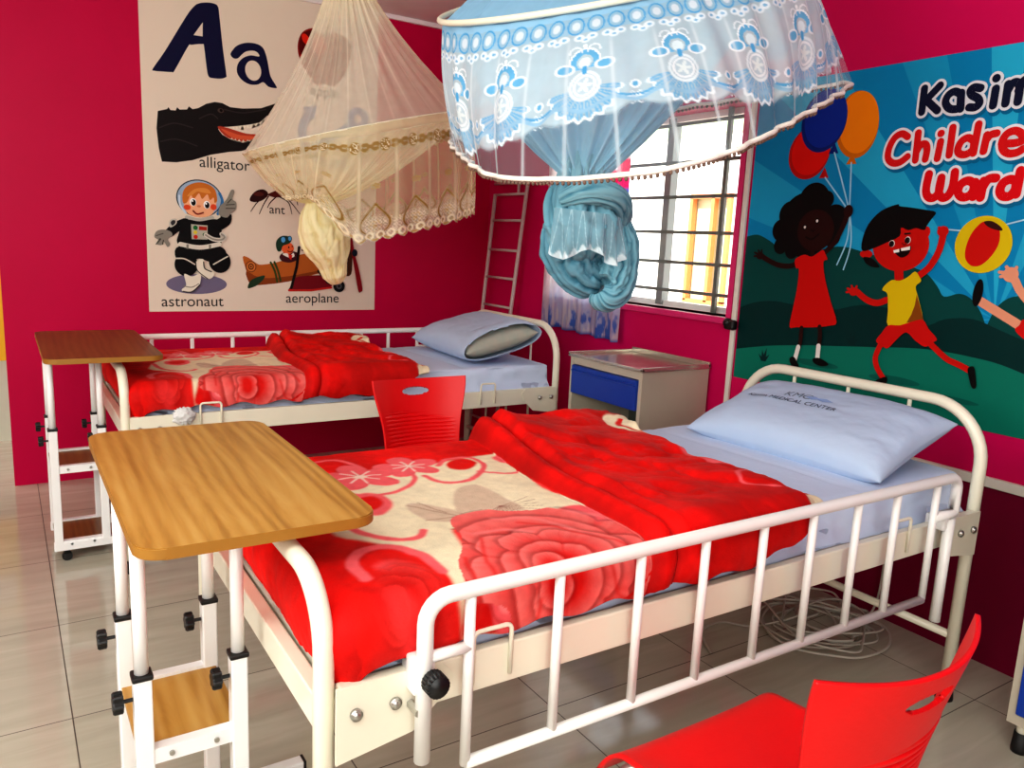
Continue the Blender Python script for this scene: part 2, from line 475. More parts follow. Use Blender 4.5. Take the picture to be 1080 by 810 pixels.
def vnoise(x, y, seed=0):
    """smooth value noise, vectorised"""
    r = np.random.RandomState(seed).rand(64, 64)
    xi = np.floor(x).astype(int); yi = np.floor(y).astype(int); fx = x - xi; fy = y - yi
    fx = fx * fx * (3 - 2 * fx); fy = fy * fy * (3 - 2 * fy)
    g = lambda i, j: r[i % 64, j % 64]
    return (g(xi, yi) * (1 - fx) + g(xi + 1, yi) * fx) * (1 - fy) + (g(xi, yi + 1) * (1 - fx) + g(xi + 1, yi + 1) * fx) * fy
def fbm(x, y, seed=0, o=4):
    s = 0; a = .5
    for k in range(o):
        s = s + a * vnoise(x * 2 ** k, y * 2 ** k, seed + k); a *= .5
    return s

def sstep(a, b, x):
    t = np.clip((x - a) / (b - a), 0, 1); return t * t * (3 - 2 * t)

def pdist(X, Y, poly, closed=True):
    """signed distance to polygon (inside negative) or unsigned to a polyline"""
    P = np.array(poly, float); n = len(P)
    d = np.full(X.shape, 1e9); ins = np.zeros(X.shape, bool)
    for i in range(n if closed else n - 1):
        a = P[i]; b = P[(i + 1) % n]; e = b - a; L = e @ e + 1e-12
        t = np.clip(((X - a[0]) * e[0] + (Y - a[1]) * e[1]) / L, 0, 1)
        d = np.minimum(d, np.hypot(X - a[0] - t * e[0], Y - a[1] - t * e[1]))
        if closed:
            c = ((a[1] > Y) != (b[1] > Y))
            with np.errstate(divide='ignore', invalid='ignore'):
                xi = a[0] + (Y - a[1]) * (b[0] - a[0]) / (b[1] - a[1] if b[1] != a[1] else 1e-9)
            ins ^= c & (X < xi)
    return np.where(ins, -d, d) if closed else d

def paint(C, d, col, soft=.006, width=0.0, alpha=1.0):
    m = (1 - sstep(-soft, soft, d - width)) * alpha
    C[...] = C * (1 - m[..., None]) + np.array(srgb(col) if isinstance(col, str) else col) * m[..., None]

# ------------------------------------------------------------------ mattresses
SHEET = mat('pale_blue_sheet', '#cbd9f0', 0.85, var=0.03, scale=6, bump=0.12, bscale=30)
def make_mattress():
    nx, ny = 150, 70
    bm = BM()
    x0, x1, y0, y1, z0, z1 = -.945, .985, -.412, .412, .613, .728
    box(bm, (x0, y0, z0), (x1, y1, z1))
    bmesh.ops.bevel(bm, geom=list(bm.edges), offset=.022, segments=4, profile=.6, affect='EDGES')
    bmesh.ops.triangulate(bm, faces=bm.faces)
    bm.free()
    # grid version with wrinkled sides
    nv = 90; nu = 160
    P = np.zeros((nu, nv, 3))
    s = np.linspace(0, 1, nv)
    per = []
    # cross-section from far bottom up, over, down near side
    r = .03
    cs = [(y1, z0)] + [(y1, z1 - r)] + [(y1 - r + r * math.cos(a), z1 - r + r * math.sin(a)) for a in np.linspace(0, PI / 2, 6)][1:] \
        + [(y0 + r - r * math.sin(a), z1 - r + r * math.cos(a)) for a in np.linspace(0, PI / 2, 6)] + [(y0, z0)]
    cs = np.array(cs); L = np.r_[0, np.cumsum(np.hypot(*np.diff(cs, axis=0).T))]
    yy = np.interp(s * L[-1], L, cs[:, 0]); zz = np.interp(s * L[-1], L, cs[:, 1])
    xs = np.linspace(x0, x1, nu)
    X, S = np.meshgrid(xs, s, indexing='ij')
    P[..., 0] = X; P[..., 1] = yy[None]; P[..., 2] = zz[None]
    side = (np.abs(P[..., 1]) > abs(y0) - .012).astype(float)
    wr = fbm(X * 9, P[..., 2] * 14 + P[..., 1] * 3, 3) - .47
    P[..., 1] += np.sign(P[..., 1]) * side * .026 * np.clip((.665 - P[..., 2]) / .05, 0, 1) ** 1.5
    P[..., 1] += side * wr * .03 * np.sign(P[..., 1]) - side * .006 * np.sign(P[..., 1])
    P[..., 2] += (1 - side) * ((fbm(X * 5, P[..., 1] * 5, 9) - .47) * .008)
    # crease line across the sheet
    P[..., 2] -= (1 - side) * .004 * np.exp(-((X - .50 + P[..., 1] * .05) / .006) ** 2)
    me = grid_mesh('mattress', P)
    bm = BM(); bm.from_mesh(me)
    bmesh.ops.holes_fill(bm, edges=[e for e in bm.edges if e.is_boundary], sides=0)
    for x in (x0, x1):
        vs = sorted([v for v in bm.verts if abs(v.co.x - x) < 1e-5], key=lambda v: v.index)
        try: bm.faces.new(vs)
        except ValueError: pass
    bmesh.ops.recalc_face_normals(bm, faces=bm.faces)
    es = [e for e in bm.edges if len(e.link_faces) == 2 and abs(e.verts[0].co.x) > .94 and abs(e.verts[1].co.x) > .94 and abs(e.verts[0].co.x - e.verts[1].co.x) < .01 and e.calc_face_angle(0) > 1]
    if es: bmesh.ops.bevel(bm, geom=es, offset=.012, segments=3, profile=.5, affect='EDGES')
    bm.to_mesh(me); bm.free()
    o = link('mattress', me, SHEET); auto_smooth(o, 60)
    return o
mt = make_mattress(); mt.location = B1
tag(mt, 'pale blue sheeted mattress on the foreground bed under the larger pillow', 'mattress', 'mattresses with pale blue sheets')
m2 = mt.copy(); COL.objects.link(m2); m2.location = B2
tag(m2, 'pale blue sheeted mattress on the far bed beneath the alphabet poster', 'mattress', 'mattresses with pale blue sheets')

# ------------------------------------------------------------------ blankets
def make_blanket():
    """plush blanket over the mattress; flat cloth coordinates (s,t) are world x,y of the near bed on top"""
    xf, yn, yf = -2.283, -3.428, -2.60        # mattress foot edge, near edge, far edge
    top = .742
    s = np.concatenate([np.linspace(-2.455, -1.70, 210), np.linspace(-1.698, -1.44, 110), np.linspace(-1.437, -1.03, 110)])
    t = np.linspace(-3.60, -2.46, 300)
    S, T = np.meshgrid(s, t, indexing='ij')
    v = (T - (-3.60)) / (3.60 - 2.46)
    # head-side edge and fold ridge are slightly skewed / wavy
    edge = -1.085 + .035 * np.sin(v * 7 + 1) + .04 * (v - .5)
    ridge = -1.60 + .10 * (v - .45) + .012 * np.sin(v * 9)
    # squeeze s beyond the ridge so the last column lies on the edge
    q = (S + 1.60) / (1.60 - 1.03)
    S2 = np.where(q > 0, ridge + q * (edge - ridge), S + (ridge + 1.60) * np.clip((S + 2.3) / .7, 0, 1))
    # near overhang shortened by a scale that depends on x
    hang = np.interp(S2, [-2.45, -2.30, -2.18, -2.0, -1.80, -1.62, -1.45, -1.36, -1.24, -1.14, -1.08], [.135, .128, .112, .112, .114, .112, .116, .112, .085, .055, .03])
    hang = hang + .008 * np.sin(S2 * 40)
    ov = yn - T
    T2 = np.where(ov > 0, yn - ov * hang / .175, T)
    X0 = S2.copy(); Y0 = T2.copy(); Z = np.full_like(S2, top)
    ex = np.maximum(0, xf - S2); ey = np.maximum(0, yn - T2); ef = np.maximum(0, T2 - yf)
    e = (ex ** 3.2 + np.maximum(ey, ef) ** 3.2) ** (1 / 3.2); R = .036
    # rounded drop
    th = np.clip(e / R, 0, PI / 2)
    hor = R * np.sin(th); ver = R * (1 - np.cos(th)) + np.maximum(0, e - R * PI / 2)
    en = np.maximum(e, 1e-6)
    X = np.maximum(S2, xf) - ex / en * hor
    Y = np.clip(T2, yn, yf) - (ey / en) * hor + (ef / en) * hor
    Z = Z - ver
    bul = np.sin(np.clip(ver / .12, 0, 1) * PI) * .015
    X -= ex / en * bul; Y -= ey / en * bul
    # folded-back band
    q2 = (S2 - ridge)
    up_ = .0
    prof = np.interp(q2, [-.036, -.026, -.014, 0, .012, .026, .036, .048, .064, .085, .2, .36, .44, .49, .505, .53], [0, .008, .030, .043, .042, .024, .022, .042, .052, .048, .040, .036, .034, .030, .018, .004])
    # puffier towards the far side
    puff = .75 + .9 * np.clip((T2 + 3.1) / .5, 0, 1)
    w_edge = np.clip((edge + .0 - S2) / .05, 0, 1)
    prof = prof * puff
    nrm_z = np.cos(th)
    Z += prof * (.25 + .75 * nrm_z)
    Y -= np.where(ey > 0, prof * .6 * np.sin(th), 0)
    # soft lumps and wrinkles
    n1 = fbm(S2 * 7, T2 * 7, 21) - .47; n2 = fbm(S2 * 22, T2 * 22, 31) - .47
    band = sstep(0, .06, q2)
    amp = .007 + .010 * band + .010 * np.clip(ver / .05, 0, 1)
    wr = amp * n1 + .0035 * n2 + band * .007 * np.sin((S2 * .6 + T2 * .9) * 26 + 3 * n1 * 4) * np.clip((T2 + 3.45) / .2, 0, 1)
    Z += wr * (.2 + .8 * nrm_z)
    Y -= np.where(ey > 0, wr * np.sin(th) * 1.2, 0); X -= np.where(ex > 0, wr * np.sin(th) * 1.2, 0)
    # keep it above the mattress top
    inside = (e <= 0)
    Z = np.where(inside, np.maximum(Z, .734), Z)
    Z = np.maximum(Z, .618)
    # ---------------- pattern painted in cloth coordinates
    px, py = S2, T2
    C = np.zeros((*S.shape, 3)); C[...] = srgb('#e30b06')
    n = fbm(px * 10, py * 10, 51) - .47
    C *= (1 + 1.0 * np.clip(n, -.25, .2))[..., None]
    wx = px + .012 * (fbm(px * 14, py * 14, 61) - .47); wy = py + .012 * (fbm(px * 14, py * 14, 71) - .47)
    CREAMC = '#efe0bf'; PINK = '#f2646a'; SAL = '#ee3b3a'; RED = '#e01008'; DARK = '#b00306'
    def poly(pts, col, soft=.007, alpha=1.0, k=5): paint(C, pdist(wx, wy, cr(pts, k)), col, soft, 0, alpha)
    def line(pts, col, w, soft=.005, alpha=1.0): paint(C, pdist(wx, wy, cr(pts, 5, False), False), col, soft, w, alpha)
    # cream ground
    poly([(-2.048,-2.817),(-1.919,-2.804),(-1.770,-2.783),(-1.611,-2.769),(-1.499,-2.795),(-1.467,-2.936),(-1.448,-3.114),(-1.519,-3.334),(-1.563,-3.458),(-1.668,-3.407),(-1.719,-3.273),(-1.825,-3.223),(-1.935,-3.265),(-2.017,-3.339),(-2.075,-3.434),(-2.108,-3.525)] + [(-2.018,-3.548),(-2.006,-3.649),(-2.071,-3.638),(-2.100,-3.590)] + [(-2.115,-3.436),(-2.123,-3.338),(-2.149,-3.263),(-2.183,-3.203),(-2.217,-3.147),(-2.185,-3.019),(-2.116,-2.908)], CREAMC, .008)
    C[...] = C * (1 - .10 * np.clip((fbm(px * 18, py * 18, 81) - .5) * 4, 0, 1))[..., None]
    # grey-brown leaves
    for pts in ([(-2.013,-3.052),(-1.961,-3.076),(-1.927,-3.148),(-1.922,-3.203),(-1.983,-3.187),(-2.018,-3.144)], [(-1.933,-3.145),(-1.870,-3.021),(-1.799,-2.989),(-1.784,-3.076),(-1.778,-3.162),(-1.788,-3.193),(-1.854,-3.189),(-1.910,-3.183)]):
        poly(pts, '#bb9384', .006, .55)
    for a in np.linspace(-2.6, .3, 13):
        c = (-1.823,-3.148)
        line([c, (c[0] + .10 * math.cos(a), c[1] + .10 * math.sin(a))], '#8a4a40', .0012, .002, .7)
    for a in ([(-2.012,-3.059),(-1.971,-3.120),(-1.925,-3.195)], [(-1.984,-3.051),(-1.955,-3.134)], [(-2.014,-3.159),(-1.955,-3.168)]): line(a, '#8a5a4c', .002, .003, .6)
    # big rose
    poly([(-1.960,-3.179),(-1.889,-3.166),(-1.825,-3.203),(-1.753,-3.230),(-1.729,-3.321),(-1.765,-3.407),(-1.849,-3.448),(-1.962,-3.418),(-1.992,-3.324)], PINK)
    poly([(-1.748,-3.260),(-1.677,-3.217),(-1.612,-3.276),(-1.583,-3.372),(-1.586,-3.471),(-1.678,-3.533),(-1.763,-3.517),(-1.769,-3.405)], PINK)
    poly([(-1.992,-3.238),(-1.930,-3.256),(-1.829,-3.286),(-1.753,-3.353),(-1.715,-3.432),(-1.678,-3.506),(-1.719,-3.589),(-1.815,-3.654),(-1.948,-3.685)] + [(-1.643,-3.491),(-1.813,-3.576),(-1.893,-3.605),(-1.982,-3.564),(-2.016,-3.492)] + [(-2.084,-3.474),(-2.068,-3.414),(-2.032,-3.358)], SAL)
    poly([(-1.992,-3.324),(-1.904,-3.328),(-1.855,-3.391),(-1.832,-3.457),(-1.916,-3.537),(-2.010,-3.554),(-2.049,-3.492),(-2.054,-3.421)], PINK, .006, .85)
    poly([(-2.003,-3.372),(-1.949,-3.362),(-1.946,-3.426),(-2.005,-3.501),(-2.035,-3.468)], '#f5888a', .006, .85)
    poly([(-1.903,-3.395),(-1.846,-3.412),(-1.860,-3.479),(-1.921,-3.516),(-1.946,-3.475)], RED, .01, .9)
    poly([(-1.911,-3.433),(-1.874,-3.436),(-1.880,-3.474),(-1.917,-3.489)], PINK, .008, .8)
    poly([(-1.978,-3.505),(-1.866,-3.464),(-1.722,-3.471),(-1.642,-3.503),(-1.766,-3.569),(-1.905,-3.579)], RED, .010, .95)
    for pts in ([(-1.992,-3.238),(-1.906,-3.255),(-1.833,-3.327),(-1.767,-3.434),(-1.688,-3.544)], [(-2.049,-3.423),(-2.051,-3.478),(-2.026,-3.517),(-1.959,-3.524),(-1.880,-3.499)], [(-1.915,-3.378),(-1.969,-3.444),(-1.988,-3.509)], [(-1.740,-3.335),(-1.719,-3.406),(-1.689,-3.490)], [(-1.945,-3.319),(-1.863,-3.336),(-1.828,-3.388)], [(-1.920,-3.544),(-1.837,-3.549),(-1.760,-3.568)]):
        line(pts, DARK, .003, .007, .75)
    for pts in ([(-1.952,-3.511),(-1.883,-3.573),(-1.766,-3.569)], [(-1.864,-3.499),(-1.769,-3.507),(-1.644,-3.480)], [(-1.983,-3.541),(-1.919,-3.522),(-1.862,-3.540)]): line(pts, DARK, .003, .009, .75)
    def rose(c, rx, ry, cin, cedge, layers, mask, seed):
        rr_ = np.random.RandomState(seed)
        for k, (R, n_, ph) in enumerate(layers):
            o_ = rr_.uniform(-.11, .11, 2) * (k > 0)
            dx, dy = (wx - c[0]) / rx - o_[0], (wy - c[1]) / ry - o_[1]
            r = np.hypot(dx, dy); a = np.arctan2(dy, dx) + .35 * np.sin(np.arctan2(dy, dx) * 2 + k)
            per = (a * n_ / (2 * PI) + ph) % 1 - .5
            Rb = R * (1 - (.16 + .08 * (k % 2)) * (2 * np.abs(per)) ** 3 + .05 * (fbm(a * 3 + 9, r * 0 + k, seed) - .47))
            m_ = (1 - sstep(-.012, .012, r - Rb)) * mask
            t_ = np.clip((r / Rb - .40) / .60, 0, 1) ** 1.3
            t_ = t_ * (.75 + .5 * (fbm(a * 14 + 30, r * 3, seed + k) - .3))
            t_ = np.clip(t_ * (1 - .55 * np.exp(-((np.abs(per) - .5) / .05) ** 2)), 0, 1)[..., None]
            col_ = np.array(srgb(cin)) * (1 - t_) + np.array(srgb(cedge)) * t_
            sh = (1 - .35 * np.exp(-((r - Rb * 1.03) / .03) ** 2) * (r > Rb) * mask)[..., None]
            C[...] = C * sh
            C[...] = C * (1 - m_[..., None]) + col_ * m_[..., None]
    rmask = (pdist(wx, wy, cr([(-1.964,-3.177),(-1.879,-3.150),(-1.808,-3.197),(-1.677,-3.217),(-1.612,-3.276),(-1.573,-3.377),(-1.589,-3.481),(-1.707,-3.595),(-1.815,-3.654),(-1.948,-3.685)] + [(-1.643,-3.491),(-1.813,-3.576),(-1.893,-3.605),(-1.982,-3.564),(-2.016,-3.492)] + [(-2.084,-3.474),(-2.070,-3.403),(-2.003,-3.291)], 5)) < 0) * 1.0
    LAY = ((1.0, 6, .12), (.80, 5, .40), (.61, 5, .85), (.44, 4, .2), (.29, 3, .6), (.15, 2, .1))
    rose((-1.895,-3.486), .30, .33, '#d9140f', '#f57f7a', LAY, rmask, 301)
    dmask = (1 - sstep(-.05, .01, pdist(wx, wy, cr([(-2.206,-3.316),(-2.156,-3.302),(-2.115,-3.342),(-2.111,-3.429)] + [(-2.111,-3.488),(-2.116,-3.584),(-2.186,-3.592),(-2.248,-3.588),(-2.283,-3.525)], 5)))) * .5
    # pink arcs and small flowers
    line([(-2.128,-2.665),(-2.035,-2.648),(-1.995,-2.761),(-2.014,-2.891)], PINK, .007)
    line([(-2.112,-2.910),(-2.053,-2.967),(-1.973,-2.950),(-1.911,-2.888),(-1.896,-2.823)], PINK, .007)
    line([(-1.878,-2.876),(-1.856,-2.947),(-1.780,-2.946),(-1.693,-2.856),(-1.692,-2.776),(-1.761,-2.767),(-1.805,-2.807)], PINK, .008)
    poly([(-1.778,-2.799),(-1.718,-2.775),(-1.698,-2.824),(-1.748,-2.870),(-1.785,-2.854)], RED, .006)
    line([(-1.732,-2.896),(-1.660,-2.946),(-1.552,-2.898),(-1.457,-2.899)], PINK, .006)
    poly([(-1.626,-2.794),(-1.548,-2.796),(-1.568,-2.861),(-1.627,-2.856)], PINK)
    poly([(-1.633,-3.004),(-1.506,-2.987),(-1.541,-3.189),(-1.602,-3.199),(-1.650,-3.123)], SAL, .008)
    for (c, r) in (((-2.028,-2.818), .125), ((-1.882,-2.783), .105)):
        for k in range(5):
            a = k * 2 * PI / 5 + .3
            poly([(c[0] + r * (.5 * math.cos(a) + .38 * math.cos(b) * math.cos(a) - .30 * math.sin(b) * math.sin(a)), c[1] + r * (.5 * math.sin(a) + .38 * math.cos(b) * math.sin(a) + .30 * math.sin(b) * math.cos(a))) for b in np.linspace(0, 2 * PI, 9)[:-1]], PINK, .004)
        for k in range(8):
            a = k * 2 * PI / 8
            line([c, (c[0] + r * .42 * math.cos(a), c[1] + r * .42 * math.sin(a))], '#f7d6c8', .003, .003)
    poly([(-2.127,-2.963),(-2.065,-2.939),(-2.036,-2.976),(-2.040,-3.039),(-2.086,-3.092),(-2.133,-3.051)], PINK)
    poly([(-2.113,-2.984),(-2.063,-2.963),(-2.053,-3.012),(-2.087,-3.052),(-2.118,-3.031)], RED)
    line([(-2.185,-3.019),(-2.179,-3.099),(-2.156,-3.188),(-2.116,-3.236),(-2.075,-3.239),(-2.049,-3.211)], PINK, .010)
    # left dark rose
    poly([(-2.267,-3.360),(-2.210,-3.295),(-2.152,-3.272),(-2.107,-3.325),(-2.106,-3.418)] + [(-2.111,-3.475),(-2.112,-3.586),(-2.186,-3.598),(-2.257,-3.592),(-2.307,-3.538)], RED, .008)
    line([(-2.244,-3.380),(-2.240,-3.309),(-2.198,-3.260),(-2.145,-3.265),(-2.110,-3.334),(-2.110,-3.412)], PINK, .012)
    poly([(-2.208,-3.334),(-2.167,-3.326),(-2.138,-3.388),(-2.168,-3.391),(-2.201,-3.361)], PINK, .012, .7)
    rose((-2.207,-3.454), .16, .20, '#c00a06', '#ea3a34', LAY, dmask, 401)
    line([(-2.259,-3.418),(-2.224,-3.475),(-2.170,-3.517)], DARK, .006, .02, .7)
    poly([(-2.238,-3.448),(-2.207,-3.434),(-2.179,-3.490),(-2.205,-3.552)], SAL, .012, .5)
    for pts in ([(-1.848,-3.258),(-1.796,-3.308),(-1.746,-3.393),(-1.689,-3.467)], [(-2.043,-3.377),(-2.065,-3.444),(-2.071,-3.502)], [(-1.940,-3.497),(-1.945,-3.549),(-1.929,-3.583)], [(-1.766,-3.463),(-1.754,-3.521),(-1.712,-3.542)], [(-1.966,-3.309),(-2.008,-3.395),(-2.024,-3.464)], [(-1.641,-3.311),(-1.632,-3.381),(-1.594,-3.430)]): line(pts, '#d8201c', .004, .006, .8)
    for pts in ([(-1.966,-3.280),(-1.899,-3.283),(-1.851,-3.318)], [(-1.700,-3.248),(-1.645,-3.316),(-1.615,-3.408)], [(-1.882,-3.216),(-1.806,-3.252),(-1.765,-3.335)]): line(pts, '#f78f8c', .006, .010, .6)
    # fold band: mostly red with cream scrolls along the head-side edge
    fb_ = (q2 > -.030)
    base = np.array(srgb('#d80a06')) * np.ones_like(C)
    base *= (1 + 1.1 * np.clip(fbm(px * 9, py * 9, 91) - .5, -.25, .2))[..., None]
    C[fb_] = base[fb_]
    def bpoly(pts, col, soft=.006, alpha=1.0):
        d = pdist(wx, wy, cr(pts, 5)); d = np.where(fb_, d, 1); paint(C, d, col, soft, 0, alpha)
    def bline(pts, col, w, soft=.005):
        d = pdist(wx, wy, cr(pts, 5, False), False); d = np.where(fb_, d, 1); paint(C, d, col, soft, w)
    e0 = -1.085
    bpoly([(e0 - .075, -2.70), (e0 - .03, -2.66), (e0 + .05, -2.72), (e0 + .05, -2.86), (e0 - .02, -2.84), (e0 - .085, -2.79)], CREAMC)
    bline([(e0 - .02, -2.82), (e0 - .055, -2.76), (e0 - .015, -2.72)], RED, .010)
    bpoly([(e0 - .03, -2.98), (e0 + .08, -2.94), (e0 + .08, -3.26), (e0 - .0, -3.24), (e0 - .06, -3.16), (e0 - .055, -3.06)], PINK)
    bpoly([(e0 - .0, -3.0), (e0 + .08, -2.98), (e0 + .08, -3.22), (e0 + .015, -3.2), (e0 - .03, -3.14), (e0 - .02, -3.06)], CREAMC)
    bline([(e0 + .03, -3.27), (e0 - .07, -3.26), (e0 - .12, -3.32), (e0 - .06, -3.38)], PINK, .007)
    bpoly([(e0 + .06, -3.29), (e0 - .0, -3.31), (e0 - .03, -3.36), (e0 + .06, -3.37)], PINK)
    bpoly([(e0 - .05, -3.45), (e0 + .06, -3.43), (e0 + .06, -3.62), (e0 - .03, -3.62)], CREAMC)
    # crease shade painted into the colour along the fold valleys
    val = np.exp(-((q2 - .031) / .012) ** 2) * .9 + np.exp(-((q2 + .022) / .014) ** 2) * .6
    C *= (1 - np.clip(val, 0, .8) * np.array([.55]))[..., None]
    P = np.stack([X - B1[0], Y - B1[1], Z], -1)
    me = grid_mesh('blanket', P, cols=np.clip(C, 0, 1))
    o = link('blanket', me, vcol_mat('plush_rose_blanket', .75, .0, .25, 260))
    so = o.modifiers.new('thickness', 'SOLIDIFY'); so.thickness = .012; so.offset = 1; so.use_rim = True
    return o
bk = make_blanket(); bk.location = B1
tag(bk, 'red plush blanket with cream and pink roses on the foreground bed', 'blanket', 'red rose blankets')
b2 = bk.copy(); COL.objects.link(b2); b2.location = (B2[0] + .004, B2[1], 0)
tag(b2, 'red plush rose blanket on the far bed below the alphabet poster', 'blanket', 'red rose blankets')

# ------------------------------------------------------------------ pillows
CASE = mat('pale_blue_pillowcase', '#b4c4dc', 0.8, var=0.03, bump=0.1, bscale=40)
def pillow_mesh(L, W, T, seed, open_end=False, nu=90, nv=60):
    """cushion along local x (length L) and y (width W); returns top/bottom closed surface"""
    u = np.linspace(-1, 1, nu); v = np.linspace(-1, 1, nv)
    U, V = np.meshgrid(u, v, indexing='ij')
    # outline pinched between the corners
    ox = 1 - .07 * (1 - V ** 2) ; oy = 1 - .09 * (1 - U ** 2)
    X = U * L / 2 * (1 - .055 * (1 - V ** 2) * np.abs(U) ** 6); Y = V * W / 2 * (1 - .09 * (1 - U ** 2) * np.abs(V) ** 4)
    h = (1 - U ** 4) ** .55 * (1 - V ** 4) ** .55
    h = np.maximum(h, 0)
    wr = (fbm(U * 5 + 3, V * 5, seed) - .47) * .10 * (1 - h * .5) + .02 * np.sin(U * 22 + V * 6) * (1 - np.abs(V)) * np.abs(U) ** 3
    zt = T * .5 * h + T * wr * h ** .4; zb = -T * .45 * h
    return X, Y, zt, zb

def make_pillow(name, L, W, T, seed):
    X, Y, zt, zb = pillow_mesh(L, W, T, seed)
    a = np.stack([X, Y, zt + .002], -1); b = np.stack([X, Y, zb - .002], -1)
    nu, nv = X.shape
    me = bpy.data.meshes.new(name)
    bm = BM()
    va = [[bm.verts.new(a[i, j]) for j in range(nv)] for i in range(nu)]
    vb = [[bm.verts.new(b[i, j]) for j in range(nv)] for i in range(nu)]
    for i in range(nu - 1):
        for j in range(nv - 1):
            bm.faces.new((va[i][j], va[i + 1][j], va[i + 1][j + 1], va[i][j + 1]))
            bm.faces.new((vb[i][j + 1], vb[i + 1][j + 1], vb[i + 1][j], vb[i][j]))
    for i in range(nu - 1):
        bm.faces.new((vb[i][0], vb[i + 1][0], va[i + 1][0], va[i][0])); bm.faces.new((va[i][-1], va[i + 1][-1], vb[i + 1][-1], vb[i][-1]))
    for j in range(nv - 1):
        bm.faces.new((va[0][j], va[0][j + 1], vb[0][j + 1], vb[0][j])); bm.faces.new((vb[-1][j], vb[-1][j + 1], va[-1][j + 1], va[-1][j]))
    return bm

def text_mesh(body, size, name, ext=0.0, align='CENTER', shear=0.0):
    cu = bpy.data.curves.new(name, 'FONT'); cu.body = body; cu.size = size; cu.extrude = ext; cu.align_x = align; cu.shear = shear
    o = bpy.data.objects.new(name, cu); COL.objects.link(o)
    dg = bpy.context.evaluated_depsgraph_get()
    me = bpy.data.meshes.new_from_object(o.evaluated_get(dg), depsgraph=dg)
    bpy.data.objects.remove(o); bpy.data.curves.remove(cu)
    return me

# near pillow: long side across the bed, leaning on the headboard
pl = thing('pillow', 'plump pale blue pillow with printed hospital logo on the foreground bed', 'pillow', (-.60, -3.01, .835), 0, 'pillows with pale blue cases')
PL, PW, PT = .70, .42, .155
pl.matrix_world = Matrix.Translation((-.580, -3.055, .808)) @ Matrix.Rotation(math.radians(3), 4, 'Z') @ Matrix.Rotation(math.radians(-17), 4, 'Y') @ Matrix.Rotation(math.radians(-90), 4, 'Z')
obj('pillowcase', make_pillow('pillowcase', PL, PW, PT, 5), CASE, pl, True)
def on_pillow(me, cx, cy, seed=5):
    """lay a flat mesh on the pillow's upper face (local coordinates)"""
    for v in me.vertices:
        x, y = v.co.x + cx, v.co.y + cy
        U = np.array([[2 * x / PL]]); V = np.array([[2 * y / PW]])
        h = ((1 - U ** 4) ** .55 * (1 - V ** 4) ** .55)
        wr = (fbm(U * 5 + 3, V * 5, seed) - .47) * .10 * (1 - h * .5) + .02 * np.sin(U * 22 + V * 6) * (1 - np.abs(V)) * np.abs(U) ** 3
        v.co = (x * (1 - .0), y, float(PT * .5 * h + PT * wr * h ** .4)[0] if False else float((PT * .5 * h + PT * wr * h ** .4)[0, 0]) + .0045)
    return me
me = on_pillow(text_mesh('Kasim MEDICAL CENTER', .030, 'printed_name'), -.07, -.02)
link('printed_name', me, mat('navy_print', '#2c3350', .7), pl)['label'] = 'dark printed hospital name'
me = on_pillow(text_mesh('KMC', .046, 'printed_logo'), -.07, .018)
lg = link('printed_logo', me, mat('grey_print', '#6b7688', .7), pl); lg['label'] = 'grey and blue printed logo'
bm = BM()
for (dx, w_) in ((.055, .022), (.02, .018)):
    pts = [(dx, .0), (dx + w_ * 1.6, .012), (dx + w_ * 3, .0), (dx + w_ * 1.6, -.012)]
    bm.faces.new([bm.verts.new((*p, 0)) for p in pts])
bmesh.ops.subdivide_edges(bm, edges=bm.edges, cuts=2, use_grid_fill=True)
mm = bpy.data.meshes.new('printed_mark'); bm.to_mesh(mm); bm.free()
on_pillow(mm, -.065, .034)
link('printed_mark', mm, mat('blue_print', '#8aa2cf', .7), lg)

# far pillow: open pillowcase end shows the patterned inner pillow
pl2 = thing('pillow', 'pale blue pillow with open case end showing patterned inner pillow, far bed', 'pillow', (-.66, -.86, .83), 0, 'pillows with pale blue cases')
pl2.matrix_world = Matrix.Translation((-.62, -.945, .842)) @ Matrix.Rotation(math.radians(-4), 4, 'Z') @ Matrix.Rotation(math.radians(-14), 4, 'Y') @ Matrix.Rotation(math.radians(-90), 4, 'Z')
P2L, P2W, P2T = .72, .46, .17
bm = make_pillow('pillowcase', P2L, P2W, P2T, 12)
# open the near end (local +x): drop the closing faces and flare the lips
kill = [f for f in bm.faces if all(v.co.x > P2L / 2 * .90 for v in f.verts)]
bmesh.ops.delete(bm, geom=kill, context='FACES')
for v in bm.verts:
    if v.co.x > P2L / 2 * .60:
        k = (v.co.x / (P2L / 2) - .60) / .32
        lift = .045 * k * max(0, 1 - (2 * v.co.y / P2W) ** 2)
        v.co.z += lift if v.co.z > 0 else -lift * .45
bmesh.ops.delete(bm, geom=[v for v in bm.verts if not v.link_faces], context='VERTS')
pc = obj('pillowcase', bm, CASE, pl2, True, recalc=False)
so = pc.modifiers.new('thickness', 'SOLIDIFY'); so.thickness = .003
bm = make_pillow('inner_pillow', P2L * .90, P2W * .90, P2T * .92, 17)
ip = obj('inner_pillow', bm, None, pl2, True)
m = mat('patterned_inner_pillow', '#b9b0a4', .85, var=.35, scale=22); ip.data.materials.append(m)
ip['label'] = 'patterned grey and green inner pillow'
nt = m.node_tree; mxn = [n for n in nt.nodes if n.type == 'MIX'][0]; mxn.inputs['A'].default_value = (*srgb('#9fb3a8'), 1); mxn.inputs['B'].default_value = (*srgb('#c8b8a8'), 1)

